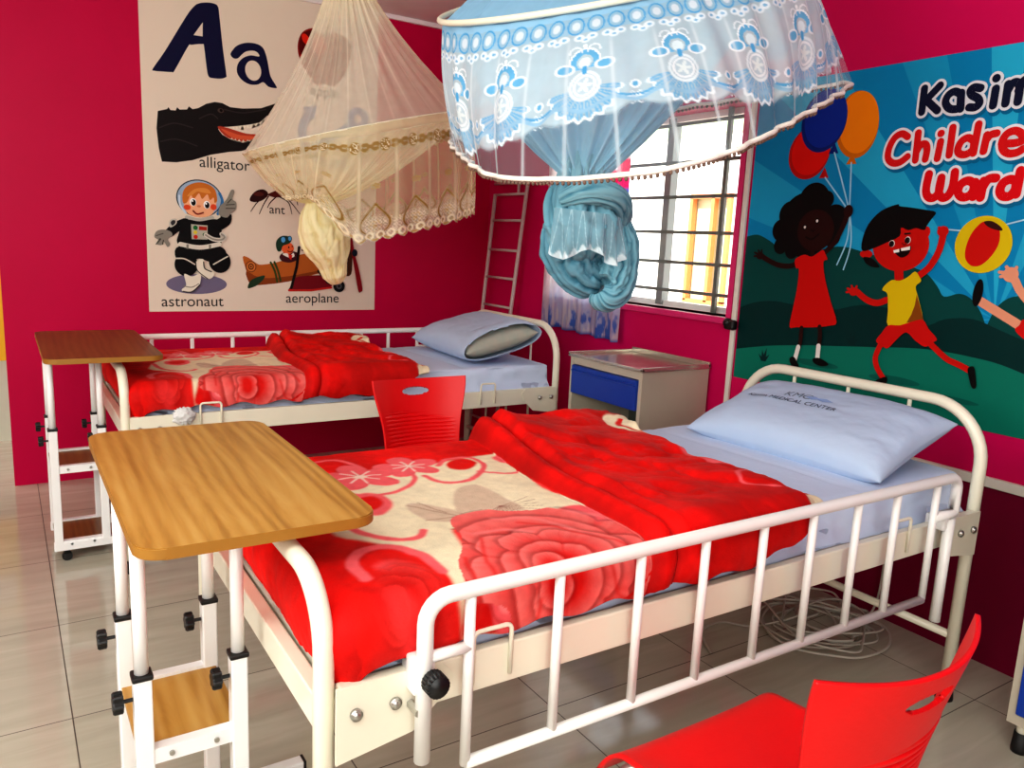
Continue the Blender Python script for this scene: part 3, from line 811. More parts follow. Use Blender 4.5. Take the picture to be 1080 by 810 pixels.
# ------------------------------------------------------------------ overbed tables
def wood_mat(name, c0, c1, c2):
    m = bpy.data.materials.new(name); m.use_nodes = True; nt = m.node_tree; b = nt.nodes['Principled BSDF']; L = nt.links.new
    tc = nt.nodes.new('ShaderNodeTexCoord'); mp = nt.nodes.new('ShaderNodeMapping'); mp.inputs['Scale'].default_value = (9, .9, 9)
    mp.inputs['Rotation'].default_value = (0, 0, math.radians(12))
    L(tc.outputs['Object'], mp.inputs['Vector'])
    nz = nt.nodes.new('ShaderNodeTexNoise'); nz.inputs['Scale'].default_value = 1.3; nz.inputs['Detail'].default_value = 9; nz.inputs['Roughness'].default_value = .62; nz.inputs['Distortion'].default_value = 1.6
    L(mp.outputs[0], nz.inputs['Vector'])
    wv = nt.nodes.new('ShaderNodeTexWave'); wv.wave_type = 'BANDS'; wv.bands_direction = 'X'; wv.inputs['Scale'].default_value = 1.3; wv.inputs['Distortion'].default_value = 16; wv.inputs['Detail'].default_value = 3; wv.inputs['Detail Scale'].default_value = .45
    L(mp.outputs[0], wv.inputs['Vector'])
    ad = nt.nodes.new('ShaderNodeMath'); ad.operation = 'MULTIPLY_ADD'; ad.inputs[1].default_value = .14; L(wv.outputs['Fac'], ad.inputs[0])
    ml = nt.nodes.new('ShaderNodeMath'); ml.operation = 'MULTIPLY'; ml.inputs[1].default_value = .8; L(nz.outputs['Fac'], ml.inputs[0]); L(ml.outputs[0], ad.inputs[2])
    rp = nt.nodes.new('ShaderNodeValToRGB'); e = rp.color_ramp.elements
    e[0].position = .30; e[0].color = (*srgb(c0), 1); e[1].position = .70; e[1].color = (*srgb(c2), 1)
    k = e.new(.47); k.color = (*srgb(c1), 1)
    L(ad.outputs[0], rp.inputs['Fac']); L(rp.outputs[0], b.inputs['Base Color'])
    b.inputs['Roughness'].default_value = .38; b.inputs['Specular IOR Level'].default_value = .35
    return m
WOOD = wood_mat('oak_laminate', '#99692a', '#b4843e', '#c49a56')
WOOD2 = wood_mat('brown_oak_laminate', '#6a421c', '#7d5224', '#8c602f')
EDGE = mat('laminate_edge', '#9a6a22', .5)
TW = mat('white_table_frame', '#f0efee', .3, var=.02, coat=.2)

def rounded_slab(x0, x1, y0, y1, z0, z1, r, n=8):
    bm = BM(); pts = []
    for cx, cy, a0 in ((x1 - r, y1 - r, 0), (x0 + r, y1 - r, PI / 2), (x0 + r, y0 + r, PI), (x1 - r, y0 + r, 1.5 * PI)):
        for k in range(n + 1):
            a = a0 + k * PI / 2 / n; pts.append((cx + r * math.cos(a), cy + r * math.sin(a)))
    bot = [bm.verts.new((*p, z0)) for p in pts]; top = [bm.verts.new((*p, z1)) for p in pts]
    bm.faces.new(bot[::-1]); tf = bm.faces.new(top)
    N = len(pts)
    for i in range(N): bm.faces.new((bot[i], bot[(i + 1) % N], top[(i + 1) % N], top[i]))
    bmesh.ops.bevel(bm, geom=[e for e in bm.edges if abs(e.verts[0].co.z - e.verts[1].co.z) < 1e-6], offset=.002, segments=2, affect='EDGES')
    return bm

def make_table(loc, label, wood, sy=1.0):
    t = thing('overbed_table', label, 'overbed table', loc, 0, 'overbed tables on castors')
    o = obj('tabletop', rounded_slab(-.203, .203, -.405 * sy, .405 * sy, .832, .852, .045), [wood, EDGE], t)
    for p in o.data.polygons:
        if abs(p.normal.z) < .7: p.material_index = 1
    auto_smooth(o, 35)
    for sx in (-.18, -.01):
        for y in (-.22, .04):
            l = obj('leg', boxm((sx - .0155, y - .0155, .045), (sx + .0155, y + .0155, .545), .003), TW, t)
            obj('inner_tube', tubem([(sx, y, .52), (sx, y, .833)], .0125, 16), TW, l, True)
            obj('collar', boxm((sx - .018, y - .018, .538), (sx + .018, y + .018, .549), .003), BLACK, l)
            k = BM(); n = 12
            kz = .50; kx = sx - .016
            cyl(k, (kx, y, kz), (kx - .018, y, kz), .004, 8)
            ra = []
            for xx in (kx - .016, kx - .018, kx - .031, kx - .034):
                rr = 1.0 if kx - .032 < xx < kx - .017 else .88
                ra.append([k.verts.new((xx, y + math.cos(a) * (.0175 + .003 * math.cos(6 * a)) * rr, kz + math.sin(a) * (.0175 + .003 * math.cos(6 * a)) * rr)) for a in np.linspace(0, 2 * PI, 37)[:-1]])
            for A, Bq in zip(ra, ra[1:]):
                for i in range(36): k.faces.new((A[i], A[(i + 1) % 36], Bq[(i + 1) % 36], Bq[i]))
            k.faces.new(ra[0]); k.faces.new(ra[-1])
            obj('clamp_knob', k, BLACK, l, False)
    # support rails under the top
    for y in (-.22, .04): obj('top_bracket', boxm((-.195, y - .012, .815), (.19, y + .012, .832)), TW, t)
    for z, nm in ((.395, 'shelf'), (.085, 'shelf')):
        s = obj(nm, boxm((-.19, -.207, z - .02), (-.0, .027, z - .006), .001), wood, t)
        obj('shelf_rail', boxm((-.165, -.232, z - .03), (-.025, -.208, z)), TW, s); obj('shelf_rail', boxm((-.165, .028, z - .03), (-.025, .052, z)), TW, s)
        for x in (-.135, -.055):
            obj('screw', cyl(BM(), (x, -.232, z - .015), (x, -.236, z - .015), .005, 12), STEEL, s)
    for y in (-.22, .04):
        br = obj('base_bar', boxm((-.198, y - .016, .045), (.20, y + .016, .078), .003), TW, t)
        obj('end_cap', boxm((.199, y - .0165, .044), (.206, y + .0165, .079), .002), BLACK, br)
        for x in (-.15, .165):
            c = BM()
            cyl(c, (x, y, .045), (x, y, .034), .008, 10)
            box(c, (x - .012, y - .013, .012), (x + .008, y - .010, .036)); box(c, (x - .012, y + .010, .012), (x + .008, y + .013, .036)); box(c, (x - .012, y - .013, .033), (x + .008, y + .013, .037))
            cyl(c, (x - .004, y - .009, .019), (x - .004, y + .009, .019), .019, 18)
            obj('castor', c, BLACK, br)
    return t
make_table((-2.40, -2.93, 0), 'white framed overbed table with light oak top at foreground bed foot', WOOD)
make_table((-2.44, -.91, 0), 'white framed overbed table with brown wood top beside far bed foot', WOOD2, 1.06)

# ------------------------------------------------------------------ plastic chairs
REDP = mat('red_chair_plastic', '#dd0a10', .42, var=.03, bump=.04, bscale=120, spec=.4)
LEGM = mat('grey_chair_leg', '#b9b7b4', .3, .6)
def make_chair(loc, rz, label):
    t = thing('chair', label, 'chair', loc, rz, 'red plastic chairs')
    # seat
    nu, nv = 40, 40
    u = np.linspace(-1, 1, nu); v = np.linspace(0, 1, nv)
    U, V = np.meshgrid(u, v, indexing='ij')
    wd = .205 - .02 * V ** 3; Y = .215 - .42 * V
    X = U * wd
    Z = .452 - .012 * (1 - U ** 2) * np.sin(np.clip(V, 0, 1) * PI) + .018 * np.abs(U) ** 4 * (V > .0) * np.clip(V * 3, 0, 1)
    Z = Z - .055 * np.clip((.16 - V) / .16, 0, 1) ** 2.2 + .03 * np.clip((V - .85) / .15, 0, 1) ** 2
    Y = Y - .012 * np.clip((.16 - V) / .16, 0, 1) ** 3 * 0
    o = link('seat', grid_mesh('seat', np.stack([X, Y, Z], -1)), REDP, t); so = o.modifiers.new('thickness', 'SOLIDIFY'); so.thickness = .007; so.offset = -1
    # back shell with hand hole and ribs
    nu, nv = 121, 281
    bm = BM()
    def S(uu, vv):
        w = .155 + .010 * sstep(0, .35, vv) + .04 * sstep(.25, 1, vv) ** 1.3
        y = -.185 - .055 * vv + .062 * uu * uu * (.6 + .4 * vv) - .02 * vv ** 2
        z = .455 + .335 * vv + .012 * (uu * uu) * vv - .004
        rib = .0022 * np.sin(vv * 140) * ((vv > .18) & (vv < .62)) * np.clip(1.15 - np.abs(uu) ** 4 * 1.6, 0, 1) * np.clip((vv - .18) / .05, 0, 1) * np.clip((.62 - vv + .10 * uu) / .05, 0, 1)
        return (uu * w, y - rib, z)
    us = np.linspace(-1, 1, nu); vs_ = np.linspace(0, 1, nv)
    hu, hv, ru, rv = 0, .855, .30, .05
    V_ = {}
    for i in range(nu):
        for j in range(nv):
            uu, vv = us[i], vs_[j]
            d = math.hypot((uu - hu) / ru, (vv - hv) / rv)
            if d < .86: continue
            if d < 1.18 and d > 0:
                k = 1.0 / d if d < 1.0 else 1 + (0) ; 
                if d < 1.0: uu = hu + (uu - hu) * k; vv = hv + (vv - hv) * k
            V_[i, j] = bm.verts.new(tuple(float(c) for c in S(np.float64(uu), np.float64(vv))))
    for i in range(nu - 1):
        for j in range(nv - 1):
            q = [V_.get(k) for k in ((i, j), (i + 1, j), (i + 1, j + 1), (i, j + 1))]
            q = [x for x in q if x is not None]
            if len(q) == 4:
                bm.faces.new(q)
    bmesh.ops.remove_doubles(bm, verts=bm.verts, dist=1e-5)
    bmesh.ops.delete(bm, geom=[v for v in bm.verts if not v.link_faces], context='VERTS')
    o = obj('backrest', bm, REDP, t, True, recalc=True); so = o.modifiers.new('thickness', 'SOLIDIFY'); so.thickness = .008; so.offset = 0
    # legs
    for sx in (-1, 1):
        obj('leg', tubem(fillet([(sx * .15, .16, .425), (sx * .165, .19, .40), (sx * .19, .23, .0)], .02), .011), LEGM, t, True)
        obj('leg', tubem(fillet([(sx * .15, -.17, .44), (sx * .165, -.19, .41), (sx * .19, -.25, .0)], .02), .011), LEGM, t, True)
    b = BM()
    for sx in (-1, 1): cyl(b, (sx * .15, .165, .428), (sx * .15, -.18, .440), .010)
    cyl(b, (-.15, .1, .43), (.15, .1, .43), .009); cyl(b, (-.15, -.1, .437), (.15, -.1, .437), .009)
    obj('seat_frame', b, LEGM, t, True)
    return t
make_chair((-1.675, -3.83, 0), 0, 'red plastic chair in the foreground with back to camera, cut by frame')
make_chair((-1.375, -2.02, 0), PI, 'red plastic chair between the two beds with only its backrest showing')

# ------------------------------------------------------------------ bedside lockers
STN = mat('brushed_locker_steel', '#c4bba9', .38, .15, var=.08, scale=5)
TOPM = mat('stainless_locker_top', '#cfc8bc', .22, .75, var=.05)
BLUE = mat('blue_locker_front', '#0a3a9c', .35, var=.03)
INS = mat('locker_inside', '#4d5148', .6)
def make_locker(loc, label, sx, sy):
    t = thing('bedside_locker', label, 'bedside locker', loc, 0, 'stainless bedside lockers')
    # front faces -x; local box x 0..sx from front, y +-sy/2, z .09...83
    b = BM(); h = sy / 2
    box(b, (0, -h, .09), (sx, -h + .022, .81)); box(b, (0, h - .022, .09), (sx, h, .81)); box(b, (sx - .012, -h + .022, .09), (sx, h - .022, .81))
    box(b, (0, -h + .022, .09), (sx - .012, h - .022, .12)); box(b, (.004, -h + .022, .42), (sx - .012, h - .022, .44)); box(b, (.004, -h + .022, .775), (sx - .012, h - .022, .81))
    obj('carcass', b, STN, t)
    obj('niche_back', boxm((sx - .03, -h + .022, .44), (sx - .012, h - .022, .62)), INS, t)
    b = BM()
    box(b, (-.012, -h - .008, .8105), (sx, h + .008, .816), .002)
    box(b, (-.012, -h - .008, .816), (.004, h + .008, .826), .002); box(b, (sx - .012, -h - .008, .816), (sx, h + .008, .842), .002)
    box(b, (-.012, -h - .008, .816), (sx, -h + .004, .832), .002); box(b, (-.012, h - .004, .816), (sx, h + .008, .832), .002)
    obj('tray_top', b, TOPM, t)
    d = obj('drawer', boxm((-.012, -h + .025, .635), (.012, h - .025, .772), .003), BLUE, t)
    d2 = obj('grip', boxm((-.02, -h + .03, .742), (-.008, h - .03, .752), .003), BLUE, d)
    obj('drawer_box', boxm((.012, -h + .03, .64), (sx - .04, h - .03, .74)), INS, d)
    d = obj('door', boxm((-.010, -h + .022, .125), (.010, h - .022, .418), .003), BLUE, t)
    obj('handle', boxm((-.022, -h + .05, .36), (-.010, -h + .13, .375), .003), STEEL, d)
    for x in (.035, sx - .035):
        for y in (-h + .03, h - .03):
            l = obj('leg', tubem([(x, y, .05), (x, y, .095)], .015), CREAM, t, True)
            b = BM(); tube(b, [(x, y, 0), (x, y, .01), (x, y, .06)], [.021, .022, .019], 16)
            obj('rubber_foot', b, RUBBER, l, True)
    return t
make_locker((-.425, -1.81, 0), 'stainless bedside locker with blue drawer under the window sill', .41, .52)
make_locker((-.45, -3.94, 0), 'bedside locker at the right edge of the photo, barely in frame', .42, .50)

# ------------------------------------------------------------------ flat pictures on the walls
class Pic:
    """one flat printed picture: coloured polygons stacked a hair apart. plane 'B' = back wall (x,z), 'R' = window wall (y,z)"""
    def __init__(s, plane, base, step=.00025, clip=None):
        s.plane, s.base, s.step, s.clip = plane, base, step, clip
        s.bm = BM(); s.mats = []; s.k = 0
    def mi(s, col, rough=.5):
        m = mat('print_' + col.strip('#'), col, rough, var=.03, spec=.12)
        if m not in s.mats: s.mats.append(m)
        return s.mats.index(m)
    def put(s, p, d):
        return (p[0], -d, p[1]) if s.plane == 'B' else (-d, p[0], p[1])
    def raw(s, pts, col):
        d = s.base + s.step * s.k; s.k += 1
        pts = [tuple(p) for p in pts]
        if s.clip: pts = clip_poly(pts, s.clip)
        if len(pts) < 3: return
        tris = tessellate_polygon([[Vector((p[0], p[1], 0)) for p in pts]])
        vs = [s.bm.verts.new(s.put(p, d)) for p in pts]
        i = s.mi(col)
        for t in tris:
            try: f = s.bm.faces.new([vs[j] for j in t]); f.material_index = i
            except ValueError: pass
    def poly(s, pts, col, smooth=True, n=5): s.raw(cr(pts, n) if smooth else pts, col)
    def hard(s, pts, col): s.raw(pts, col)
    def ell(s, c, rx, ry, col, rot=0, n=36):
        s.raw([(c[0] + rx * math.cos(a) * math.cos(rot) - ry * math.sin(a) * math.sin(rot), c[1] + rx * math.cos(a) * math.sin(rot) + ry * math.sin(a) * math.cos(rot)) for a in np.linspace(0, 2 * PI, n + 1)[:-1]], col)
    def stroke(s, pts, w, col, smooth=True, w2=None, closed=False):
        """round-capped ribbon, w = full width"""
        P = [np.array(p) for p in (cr(pts, 6, closed) if smooth and len(pts) > 2 else pts)]
        n = len(P); W = np.linspace(w, w2 if w2 is not None else w, n) / 2
        Lp, Rp = [], []
        for i in range(n):
            t = P[min(i + 1, n - 1)] - P[max(i - 1, 0)]; t = t / (np.linalg.norm(t) + 1e-9); nn = np.array([-t[1], t[0]])
            Lp.append(P[i] + nn * W[i]); Rp.append(P[i] - nn * W[i])
        d = s.base + s.step * s.k; s.k += 1; im = s.mi(col)
        def quad(a, b, c, e):
            f = s.bm.faces.new([s.bm.verts.new(s.put(q, d + s.step * .12 * (i % 4))) for q in (a, b, c, e)]); f.material_index = im
        for i in range(n - 1): quad(Lp[i], Lp[i + 1], Rp[i + 1], Rp[i])
        for j in (0, n - 1):
            r = W[j]; c = P[j]
            f = s.bm.faces.new([s.bm.verts.new(s.put((c[0] + r * math.cos(a), c[1] + r * math.sin(a)), d + s.step * (.5 if j else .62))) for a in np.linspace(0, 2 * PI, 17)[:-1]]); f.material_index = im
    def done(s, name, parent, label=None):
        me = bpy.data.meshes.new(name)
        s.bm.to_mesh(me); s.bm.free()
        o = link(name, me, s.mats, parent)
        if label: o['label'] = label
        return o

def clip_poly(pts, r):
    (x0, x1, y0, y1) = r
    for ax, lim, sg in ((0, x0, 1), (0, x1, -1), (1, y0, 1), (1, y1, -1)):
        out = []
        for i in range(len(pts)):
            a, b = pts[i - 1], pts[i]; da, db = (a[ax] - lim) * sg, (b[ax] - lim) * sg
            if da >= 0 and db < 0 or da < 0 and db >= 0:
                t = da / (da - db); out.append((a[0] + (b[0] - a[0]) * t, a[1] + (b[1] - a[1]) * t))
            if db >= 0: out.append(b)
        pts = out
        if not pts: break
    return pts

# ---- alphabet poster on the back wall
PX0, PX1, PZ0, PZ1 = -2.096, -.805, .888, 2.615
ap = thing('alphabet_poster', 'large white alphabet poster with letter A pictures on the pink back wall', 'poster', (0, 0, 0))
obj('paper', boxm((PX0, -.002, PZ0), (PX1, -.0003, PZ1)), mat('poster_paper', '#e6d8c6', .45, var=.015), ap)
def pic(): return Pic('B', .0026)
SC = .0013   # metres per zoom pixel of the sketch grid
NAVY = '#15153a'; INK = '#141414'
p = pic()
p.poly([(-2.037,2.135),(-2.032,2.124),(-1.991,2.126),(-1.947,2.130),(-1.933,2.141),(-1.865,2.268),(-1.848,2.279),(-1.794,2.292),(-1.785,2.280),(-1.774,2.174),(-1.766,2.136),(-1.748,2.129),(-1.702,2.132),(-1.677,2.144),(-1.674,2.159),(-1.690,2.290),(-1.704,2.447),(-1.710,2.491),(-1.729,2.503),(-1.769,2.501),(-1.809,2.488),(-1.832,2.468),(-1.872,2.411),(-1.976,2.230)], NAVY, True, 3)
p.hard([(-1.789,2.400),(-1.836,2.329),(-1.791,2.330)], '#e6d8c6')
p.done('letter_uppercase', ap, 'big dark navy letter A')
p = pic()
p.poly([(-1.651,2.262),(-1.641,2.284),(-1.616,2.313),(-1.573,2.334),(-1.522,2.340),(-1.482,2.328),(-1.462,2.291),(-1.450,2.240),(-1.438,2.182),(-1.405,2.132),(-1.413,2.123),(-1.451,2.126),(-1.478,2.146),(-1.509,2.129),(-1.552,2.124),(-1.594,2.142),(-1.618,2.176),(-1.614,2.218),(-1.587,2.254),(-1.544,2.275),(-1.499,2.276),(-1.507,2.294),(-1.531,2.301),(-1.568,2.291),(-1.592,2.271),(-1.613,2.249),(-1.635,2.246)], NAVY, True, 3)
p.ell((-1.532,2.198), .043, .052, '#e6d8c6')
p.done('letter_lowercase', ap, 'dark navy lowercase letter a')
p = pic()
p.poly([(-2.021,1.928),(-1.976,1.943),(-1.969,1.953),(-1.959,1.940),(-1.934,1.941),(-1.927,1.958),(-1.914,1.948),(-1.878,1.953),(-1.868,1.970),(-1.850,1.958),(-1.821,1.967),(-1.780,1.994),(-1.736,2.009),(-1.698,2.008),(-1.657,1.992),(-1.591,1.993),(-1.492,2.007),(-1.412,2.042),(-1.427,2.011),(-1.452,1.975),(-1.503,1.929),(-1.555,1.913),(-1.616,1.899),(-1.677,1.887),(-1.715,1.883),(-1.722,1.870),(-1.701,1.844),(-1.651,1.820),(-1.593,1.812),(-1.519,1.839),(-1.504,1.846),(-1.519,1.815),(-1.557,1.784),(-1.606,1.767),(-1.667,1.757),(-1.763,1.733),(-1.857,1.696),(-1.937,1.678),(-2.009,1.675),(-2.022,1.741),(-2.030,1.841)], '#1c1718', False)
p.poly([(-1.724,1.884),(-1.677,1.883),(-1.617,1.871),(-1.568,1.863),(-1.503,1.865),(-1.509,1.845),(-1.556,1.826),(-1.618,1.817),(-1.666,1.829),(-1.699,1.849)], '#b3402c')
p.poly([(-1.707,1.874),(-1.659,1.863),(-1.605,1.852),(-1.519,1.852),(-1.544,1.834),(-1.605,1.828),(-1.660,1.839)], '#d4603f')
for a, b_, c_ in zip(range(400, 560, 14), range(553, 513, -3), [12] * 12):
    q = [(-2.076,2.455),(-2.075,2.455)]
p.hard([(-1.647,1.892),(-1.641,1.879),(-1.633,1.895),(-1.624,1.880),(-1.614,1.899),(-1.604,1.881),(-1.594,1.904),(-1.585,1.883),(-1.575,1.908),(-1.565,1.888),(-1.555,1.913),(-1.543,1.895),(-1.533,1.919),(-1.520,1.905),(-1.508,1.928),(-1.495,1.917),(-1.483,1.948),(-1.473,1.942),(-1.461,1.970),(-1.455,1.973),(-1.503,1.926),(-1.580,1.907)], '#efe4d0')
p.hard([(-1.666,1.829),(-1.656,1.823),(-1.651,1.835),(-1.642,1.817),(-1.632,1.832),(-1.623,1.814),(-1.613,1.830),(-1.601,1.814),(-1.591,1.829),(-1.578,1.816),(-1.568,1.832),(-1.556,1.821),(-1.546,1.837),(-1.534,1.828),(-1.524,1.844),(-1.514,1.837),(-1.509,1.848),(-1.593,1.815)], '#e8dcc6')
p.ell((-1.707,1.968), .016, .012, '#4a3c36'); p.ell((-1.705,1.969), .008, .008, '#0a0808')
for pts in ([(-2.016,1.845),(-1.943,1.876),(-1.853,1.863)], [(-2.012,1.776),(-1.934,1.796),(-1.832,1.771)], [(-1.817,1.914),(-1.758,1.944),(-1.723,1.925)], [(-1.687,1.976),(-1.591,1.970),(-1.467,2.003)]): p.stroke(pts, .006, '#342c2c')
p.ell((-1.442,2.018), .008, .004, '#302828')
p.done('alligator_picture', ap, 'dark alligator head with open red mouth')
p = pic()
p.poly([(-1.285,2.379),(-1.260,2.441),(-1.206,2.472),(-1.162,2.463),(-1.129,2.454),(-1.089,2.465),(-1.034,2.467),(-0.986,2.438),(-0.972,2.381),(-1.001,2.273),(-1.053,2.196),(-1.090,2.178),(-1.128,2.185),(-1.168,2.172),(-1.198,2.188),(-1.245,2.250),(-1.279,2.310)], '#8c1a14')
p.poly([(-1.279,2.368),(-1.258,2.432),(-1.206,2.462),(-1.182,2.445),(-1.208,2.380),(-1.241,2.326),(-1.266,2.322)], '#5a0c0e')
p.ell((-1.240,2.408), .020, .030, '#e02a18', .5); p.ell((-1.162,2.387), .045, .05, '#c43a2c')
p.stroke([(-1.129,2.451),(-1.113,2.483),(-1.105,2.528)], .012, '#3a2a20')
p.done('apple_picture', ap, 'red apple seen through the ivory net')
p = pic()
p.stroke([(-1.215,2.009),(-1.255,1.948),(-1.258,1.879),(-1.232,1.812),(-1.168,1.761),(-1.085,1.743),(-0.994,1.767)], .050, '#5b6aa0')
p.stroke([(-1.208,1.811),(-0.940,1.993)], .048, '#6a8cb8', False)
p.hard([(-1.264,2.041),(-1.176,2.059),(-1.192,1.982)], '#5b6aa0'); p.hard([(-1.033,1.810),(-0.951,1.752),(-1.015,1.710)], '#5b6aa0')
p.ell((-0.927,2.016), .066, .066, '#6a6fa8'); p.ell((-0.927,2.016), .024, .024, '#e6d8c6')
p.done('anchor_picture', ap, 'blue anchor seen through the ivory net')
p = pic()
p.poly([(-1.560,1.506),(-1.550,1.534),(-1.522,1.561),(-1.484,1.571),(-1.459,1.555),(-1.465,1.531),(-1.497,1.507),(-1.535,1.498)], '#331416'); p.ell((-1.510,1.544), .028, .012, '#5a2420')
p.poly([(-1.461,1.545),(-1.427,1.563),(-1.394,1.575),(-1.362,1.562),(-1.375,1.541),(-1.414,1.531),(-1.446,1.536)], '#5a1e1a'); p.poly([(-1.365,1.567),(-1.329,1.580),(-1.300,1.564),(-1.316,1.545),(-1.352,1.545)], '#4a1a18')
for pts in ([(-1.456,1.535),(-1.485,1.486),(-1.508,1.434)], [(-1.465,1.535),(-1.517,1.499),(-1.555,1.446)], [(-1.414,1.533),(-1.446,1.501),(-1.462,1.472)], [(-1.394,1.536),(-1.342,1.507),(-1.323,1.444)], [(-1.362,1.544),(-1.316,1.496),(-1.276,1.447)], [(-1.331,1.572),(-1.300,1.536),(-1.289,1.498)], [(-1.315,1.571),(-1.276,1.582),(-1.262,1.564)]): p.stroke(pts, .007, '#3a1818', w2=.004)
p.done('ant_picture', ap, 'dark red ant')
# astronaut
p = pic()
K = '#121214'; GL = '#8e8a80'; WB = '#e9e4d2'
p.ell((-1.850,1.037), .158, .054, '#77708a')
p.ell((-1.827,1.498), .118, .100, '#2e4150'); p.ell((-1.827,1.498), .112, .094, '#9fb6cc')
p.poly([(-1.906,1.495),(-1.898,1.430),(-1.864,1.404),(-1.818,1.399),(-1.770,1.413),(-1.743,1.457),(-1.741,1.518),(-1.779,1.552),(-1.867,1.546)], '#f3b48c')
p.poly([(-1.911,1.471),(-1.912,1.519),(-1.889,1.558),(-1.837,1.582),(-1.784,1.578),(-1.745,1.550),(-1.735,1.495),(-1.749,1.481),(-1.753,1.508),(-1.773,1.494),(-1.786,1.523),(-1.813,1.497),(-1.829,1.525),(-1.855,1.494),(-1.871,1.514),(-1.890,1.475)], '#c9742e')
p.poly([(-1.889,1.508),(-1.849,1.547),(-1.790,1.554),(-1.767,1.529),(-1.812,1.531),(-1.838,1.534),(-1.869,1.510)], '#dd9348')
for c in ((-1.860,1.477), (-1.790,1.467)): p.ell(c, .017, .021, '#ffffff'); p.ell((c[0] + .002, c[1] - .002), .012, .017, '#1a1210'); p.ell((c[0] - .003, c[1] + .006), .004, .005, '#ffffff')
p.ell((-1.891,1.448), .018, .014, '#e0502c'); p.ell((-1.755,1.457), .016, .016, '#e0502c'); p.ell((-1.831,1.457), .010, .006, '#d98862')
p.stroke([(-1.861,1.431),(-1.841,1.415),(-1.810,1.424)], .008, '#7a1a18')
p.stroke([(-1.722,1.532),(-1.708,1.484),(-1.734,1.421)], .014, '#3a7ab0'); p.stroke([(-1.929,1.506),(-1.926,1.458),(-1.899,1.418)], .010, '#cfe0ee')
p.stroke([(-1.894,1.394),(-1.830,1.382),(-1.764,1.399)], .022, '#bdbab0')
p.stroke([(-1.903,1.361),(-1.947,1.342),(-1.984,1.309)], .058, K, True, .046); p.stroke([(-1.733,1.360),(-1.696,1.386),(-1.690,1.411)], .060, K)
p.poly([(-2.059,1.284),(-2.047,1.315),(-2.010,1.325),(-1.976,1.314),(-1.971,1.294),(-1.992,1.275),(-1.982,1.249),(-1.996,1.234),(-2.013,1.260),(-2.025,1.243),(-2.049,1.247),(-2.037,1.267)], GL); p.stroke([(-2.031,1.274),(-2.052,1.246)], .010, '#4a4840', w2=.005); p.stroke([(-2.015,1.268),(-2.020,1.248)], .006, '#4a4840'); p.stroke([(-2.050,1.291),(-2.016,1.304)], .005, '#5a5850')
p.poly([(-1.731,1.427),(-1.721,1.465),(-1.699,1.487),(-1.681,1.513),(-1.663,1.551),(-1.649,1.557),(-1.644,1.542),(-1.654,1.506),(-1.635,1.489),(-1.638,1.451),(-1.667,1.425),(-1.686,1.405),(-1.716,1.410)], GL); p.stroke([(-1.689,1.473),(-1.645,1.478)], .005, '#4a4840'); p.stroke([(-1.690,1.454),(-1.643,1.457)], .005, '#4a4840'); p.stroke([(-1.662,1.505),(-1.682,1.483)], .005, '#4a4840')
p.poly([(-1.906,1.381),(-1.830,1.377),(-1.746,1.393),(-1.713,1.361),(-1.724,1.298),(-1.735,1.254),(-1.932,1.247),(-1.936,1.314)], K)
p.ell((-1.904,1.142), .060, .062, K); p.ell((-1.729,1.163), .058, .062, K); p.poly([(-1.938,1.241),(-1.731,1.248),(-1.696,1.187),(-1.775,1.160),(-1.835,1.177),(-1.894,1.157),(-1.952,1.167)], K)
p.stroke([(-1.954,1.175),(-1.911,1.173),(-1.861,1.145)], .007, '#d8d4c4'); p.stroke([(-1.763,1.147),(-1.720,1.173),(-1.687,1.192)], .007, '#d8d4c4')
p.stroke([(-1.931,1.251),(-1.833,1.237),(-1.730,1.258)], .024, '#dedacc'); p.hard([(-1.901,1.252),(-1.889,1.252),(-1.890,1.228),(-1.902,1.228)], '#8a867a'); p.hard([(-1.785,1.254),(-1.773,1.254),(-1.774,1.232),(-1.786,1.231)], '#8a867a')
p.hard([(-1.875,1.360),(-1.790,1.357),(-1.792,1.281),(-1.874,1.280)], '#b9b8a8'); p.hard([(-1.834,1.351),(-1.794,1.349),(-1.794,1.330),(-1.835,1.330)], '#a8281a')
p.ell((-1.853,1.342), .012, .012, '#1c6a34'); p.ell((-1.854,1.317), .010, .010, '#d8c83a'); p.ell((-1.853,1.293), .011, .011, '#c22a1a'); p.ell((-1.808,1.307), .009, .009, '#2a5a34')
p.stroke([(-1.801,1.305),(-1.761,1.284),(-1.718,1.283),(-1.702,1.299),(-1.718,1.313)], .022, '#d6d2c6'); p.stroke([(-1.801,1.305),(-1.761,1.284),(-1.718,1.283),(-1.702,1.299),(-1.718,1.313)], .010, '#9a968a')
p.poly([(-1.985,1.365),(-1.971,1.382),(-1.948,1.383),(-1.949,1.359),(-1.970,1.341),(-1.983,1.340)], '#c9c5b8'); p.poly([(-1.978,1.362),(-1.969,1.375),(-1.955,1.375),(-1.955,1.361),(-1.969,1.348)], '#38383a')
p.poly([(-1.917,1.092),(-1.878,1.080),(-1.834,1.094),(-1.835,1.049),(-1.850,1.018),(-1.881,0.996),(-1.924,0.996),(-1.931,1.010),(-1.909,1.033)], WB); p.stroke([(-1.921,1.027),(-1.880,1.021),(-1.844,1.040)], .005, '#8a867a'); p.stroke([(-1.926,0.998),(-1.881,0.996),(-1.838,1.034)], .006, '#3a3834')
p.poly([(-1.856,1.155),(-1.832,1.175),(-1.813,1.169),(-1.810,1.128),(-1.776,1.110),(-1.760,1.100),(-1.770,1.077),(-1.792,1.067),(-1.823,1.081),(-1.848,1.111)], WB); p.stroke([(-1.816,1.159),(-1.810,1.124),(-1.776,1.107)], .006, '#3a3834'); p.stroke([(-1.856,1.155),(-1.848,1.111),(-1.795,1.067)], .005, '#3a3834')
p.done('astronaut_picture', ap, 'cartoon child in a black spacesuit pointing up')
